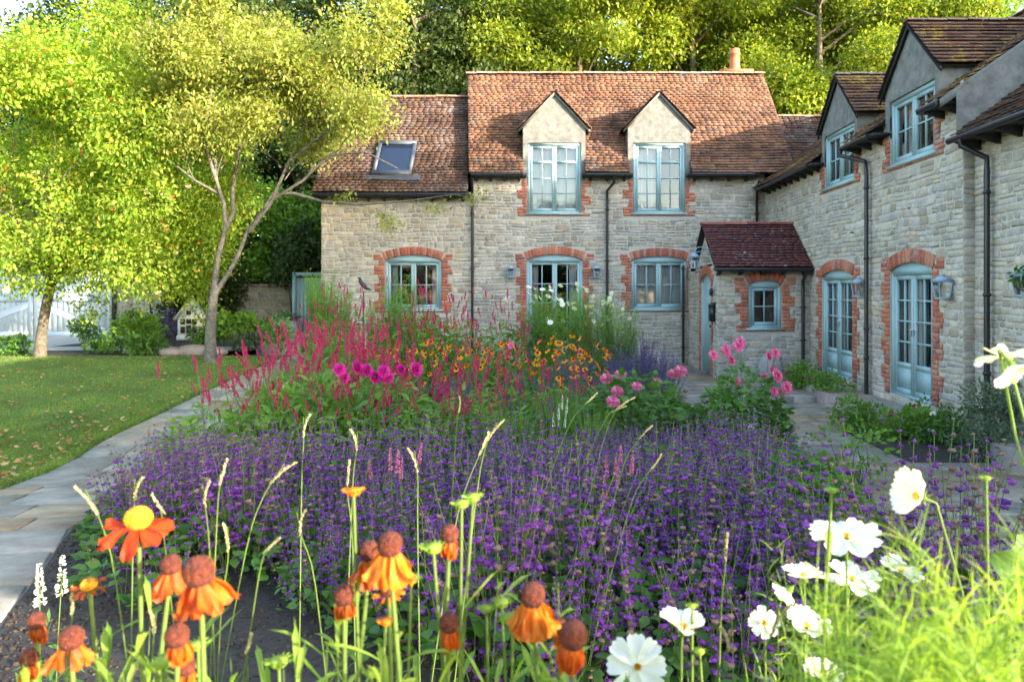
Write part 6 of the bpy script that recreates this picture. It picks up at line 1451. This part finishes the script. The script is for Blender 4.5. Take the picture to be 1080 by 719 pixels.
cosmos(1066,386,.92,.03,(.2,-.4,-.6),'white bloom at the right edge, hanging below the upper one',open_=.6,stem=(.40,.05))
bud(877,518,1.0,.007,'spidery yellow green bud left of the highest white bloom'); bud(730,640,1.0,.006,'small green bud above the cup shaped white bloom'); bud(738,688,1.0,.007,'round pale bud right of the cup shaped white bloom'); bud(1040,505,.95,.006,'small bud on a curved stem at the right edge')

# thread-leaved mass of the cosmos, close to the lens ------------------
def thread_plant(x, y, zt, rad, n, lab, L=.045, wd=.036, m='l_bright', ns=14):
    root = empty('cosmos_foliage', (x, y, ZN)); tag(root, lab, 'plant', 'thread leaved cosmos foliage'); h = zt-ZN
    a = rg.uniform(0, 6.28, ns); q = np.sqrt(rg.uniform(0, 1, ns)); B = np.stack([q*rad*.3*np.cos(a), q*rad*.3*np.sin(a), np.zeros(ns)], 1); T = np.stack([q*rad*np.cos(a), q*rad*np.sin(a), h*rg.uniform(.72, 1.0, ns)], 1)
    mb = MB(); stems(mb, B, T, .0025, 0, .03, 4, .15); mb.build('stems', M['stem'], root)
    mb = MB(); k = rg.integers(0, ns, n); f = rg.uniform(.35, 1, n)**.7; P = B[k]+(T[k]-B[k])*f[:, None]; D = rdir(n)+A(0,0,.7)
    nseg = 3; D = unit(D); V = []; W = unit(np.cross(D, rdir(n)))*wd*L*.5; LL = L*rg.uniform(.6, 1.6, n)[:, None]; cur = A(0,0,-.5)
    P0 = P+rdir(n)*.01; P1 = P0+D*LL*.5; P2 = P1+unit(D+cur*.5)*LL*.5; V = np.stack([P0-W, P0+W, P1-W*.9, P1+W*.9, P2], 1).reshape(-1, 3); F4 = (np.arange(n)*5)[:, None]
    mb.arr(V, np.concatenate([F4+np.array([[0,1,3]]), F4+np.array([[0,3,2]]), F4+np.array([[2,3,4]])])); mb.build('leaves', M[m], root)
    return root
for (px, py, Y, rad, n) in [(1000,600,.72,.11,4200),(1050,585,.70,.10,3600),(950,630,.74,.10,3800),(900,665,.78,.10,3000),(1040,650,.62,.10,4200),(980,670,.62,.10,3800),(860,690,.86,.08,1300),(1085,600,.66,.10,3400),(925,690,.66,.08,2600),(1020,625,.58,.07,3500),(960,690,.52,.07,3500),(1050,680,.5,.07,3500),(900,700,.6,.07,2500),(1010,650,.66,.1,4000)]:
    p = at(px, py-25, Y); thread_plant(p[0], Y, p[2], rad, int(n*1.3), 'bright sunlit thread like cosmos leaves filling the bottom right corner')
p = at(875,560,1.0); thread_plant(p[0], 1.0, p[2], .10, 700, 'finely cut leaves round the stem of the widest white bloom', .04)
p = at(745,690,1.0); thread_plant(p[0], 1.02, p[2], .10, 350, 'sparse thread leaves round the cup shaped white bloom', .05, m='l_feather', ns=8)
# broad leaf at the right edge
hl = empty('hollyhock', (at(1085,600,1.15)[0], 1.15, ZN)); tag(hl, 'large rounded green leaf at the right edge above the thread leaves', 'plant')
P = at(1085,600,1.15)-A(hl.location[0], hl.location[1], hl.location[2]); mb = MB(); mb.tube(path3((0,0,0), P, .02), .004, 6, 0); mb.build('stem', M['stem'], hl)
for (dx, dz, s_) in [(-.005,.0,.05),(.03,-.05,.045)]:
    mb = MB(); V = [(0,0,0)]; k = 22
    for i in range(k): t = 2*math.pi*i/k; r__ = s_*(1+.08*math.sin(5*t)); V += [(r__*.55*math.cos(t), -.006, r__*.55*math.sin(t)), (r__*math.cos(t), -.0+.012*math.sin(5*t), r__*math.sin(t))]
    mb.add(np.array(V)+P+A(dx, 0, dz), [(0, 1+2*i, 1+2*((i+1) % k)) for i in range(k)]+[(1+2*i, 2+2*i, 2+2*((i+1) % k), 1+2*((i+1) % k)) for i in range(k)]); mb.build('leaf', M['l_mid'], hl, smooth=True)

# leafy growth under the foreground flowers ----------------------------
def front_clump(px, Y, zt, n, lab, rad=.10, wd=.15, L=.058, m='l_bright', name='flower_foliage'):
    x = (px-VPX)/FPX*Y; root = empty(name, (x, Y, ZN)); tag(root, lab, 'plant', 'lance leaved foliage under the orange flowers'); h = zt-ZN; ns = 7
    a = rg.uniform(0, 6.28, ns); B = np.stack([rad*.3*np.cos(a), rad*.3*np.sin(a), a*0], 1); T = np.stack([rad*np.cos(a), rad*.7*np.sin(a), h*rg.uniform(.8, 1, ns)], 1)
    mb = MB(); stems(mb, B, T, .0035, 0, .02, 4, .12); mb.build('stems', M['stem'], root); mb = MB()
    for i in range(n):
        k = rnd.randrange(ns); f = rnd.uniform(.4, 1); p = B[k]+(T[k]-B[k])*f; a = rnd.uniform(0, 6.28); strip_petal(mb, p, A(math.cos(a), math.sin(a), rnd.uniform(.6, 2.2)), A(math.cos(a)*-.5, math.sin(a)*-.5, .6), L*rnd.uniform(.6, 1.4), L*wd*.8, rnd.uniform(-.1, .9), lobes=0, seg=4, cup=.2)
    mb.build('leaves', M[m], root, smooth=True); return root
FL_ = 'lance shaped green leaves on stems under the orange flowers'
for (px, Y, py) in [(20,.85,690),(60,.95,700),(110,.90,655),(150,.86,660),(200,.95,650),(240,.90,680),(290,.95,712),(340,.90,690),(380,.86,640),(410,.95,650),(445,.86,600),(480,.90,600),(505,.86,585),(540,.90,660),(575,.86,680),(620,.95,719),(500,.80,690),(440,.80,690),(130,.78,700),(180,.95,700),(350,.80,715),(10,.75,700),(85,.80,700),(230,.80,705),(270,.85,700),(310,.80,705),(400,.78,690),(470,.78,690),(530,.78,700),(580,.80,705),(40,.9,670),(330,1.0,690),(260,1.0,700)]:
    front_clump(px, Y, at(px, py, Y)[2], 95, FL_)
def wispy(px, Y, py, n=140):
    x = (px-VPX)/FPX*Y; o = tuft('wispy_grass', 'fine grass blades in front of the bare soil at the left', 'grass tuft', 'fine grass at the front', .42, n, .35, 'l_mid', .012); o.location = (x, Y, g(x, Y))
for a in [(250,1.7,590),(300,1.8,600),(205,1.8,610),(330,1.5,600),(60,1.5,640)]: wispy(*a)
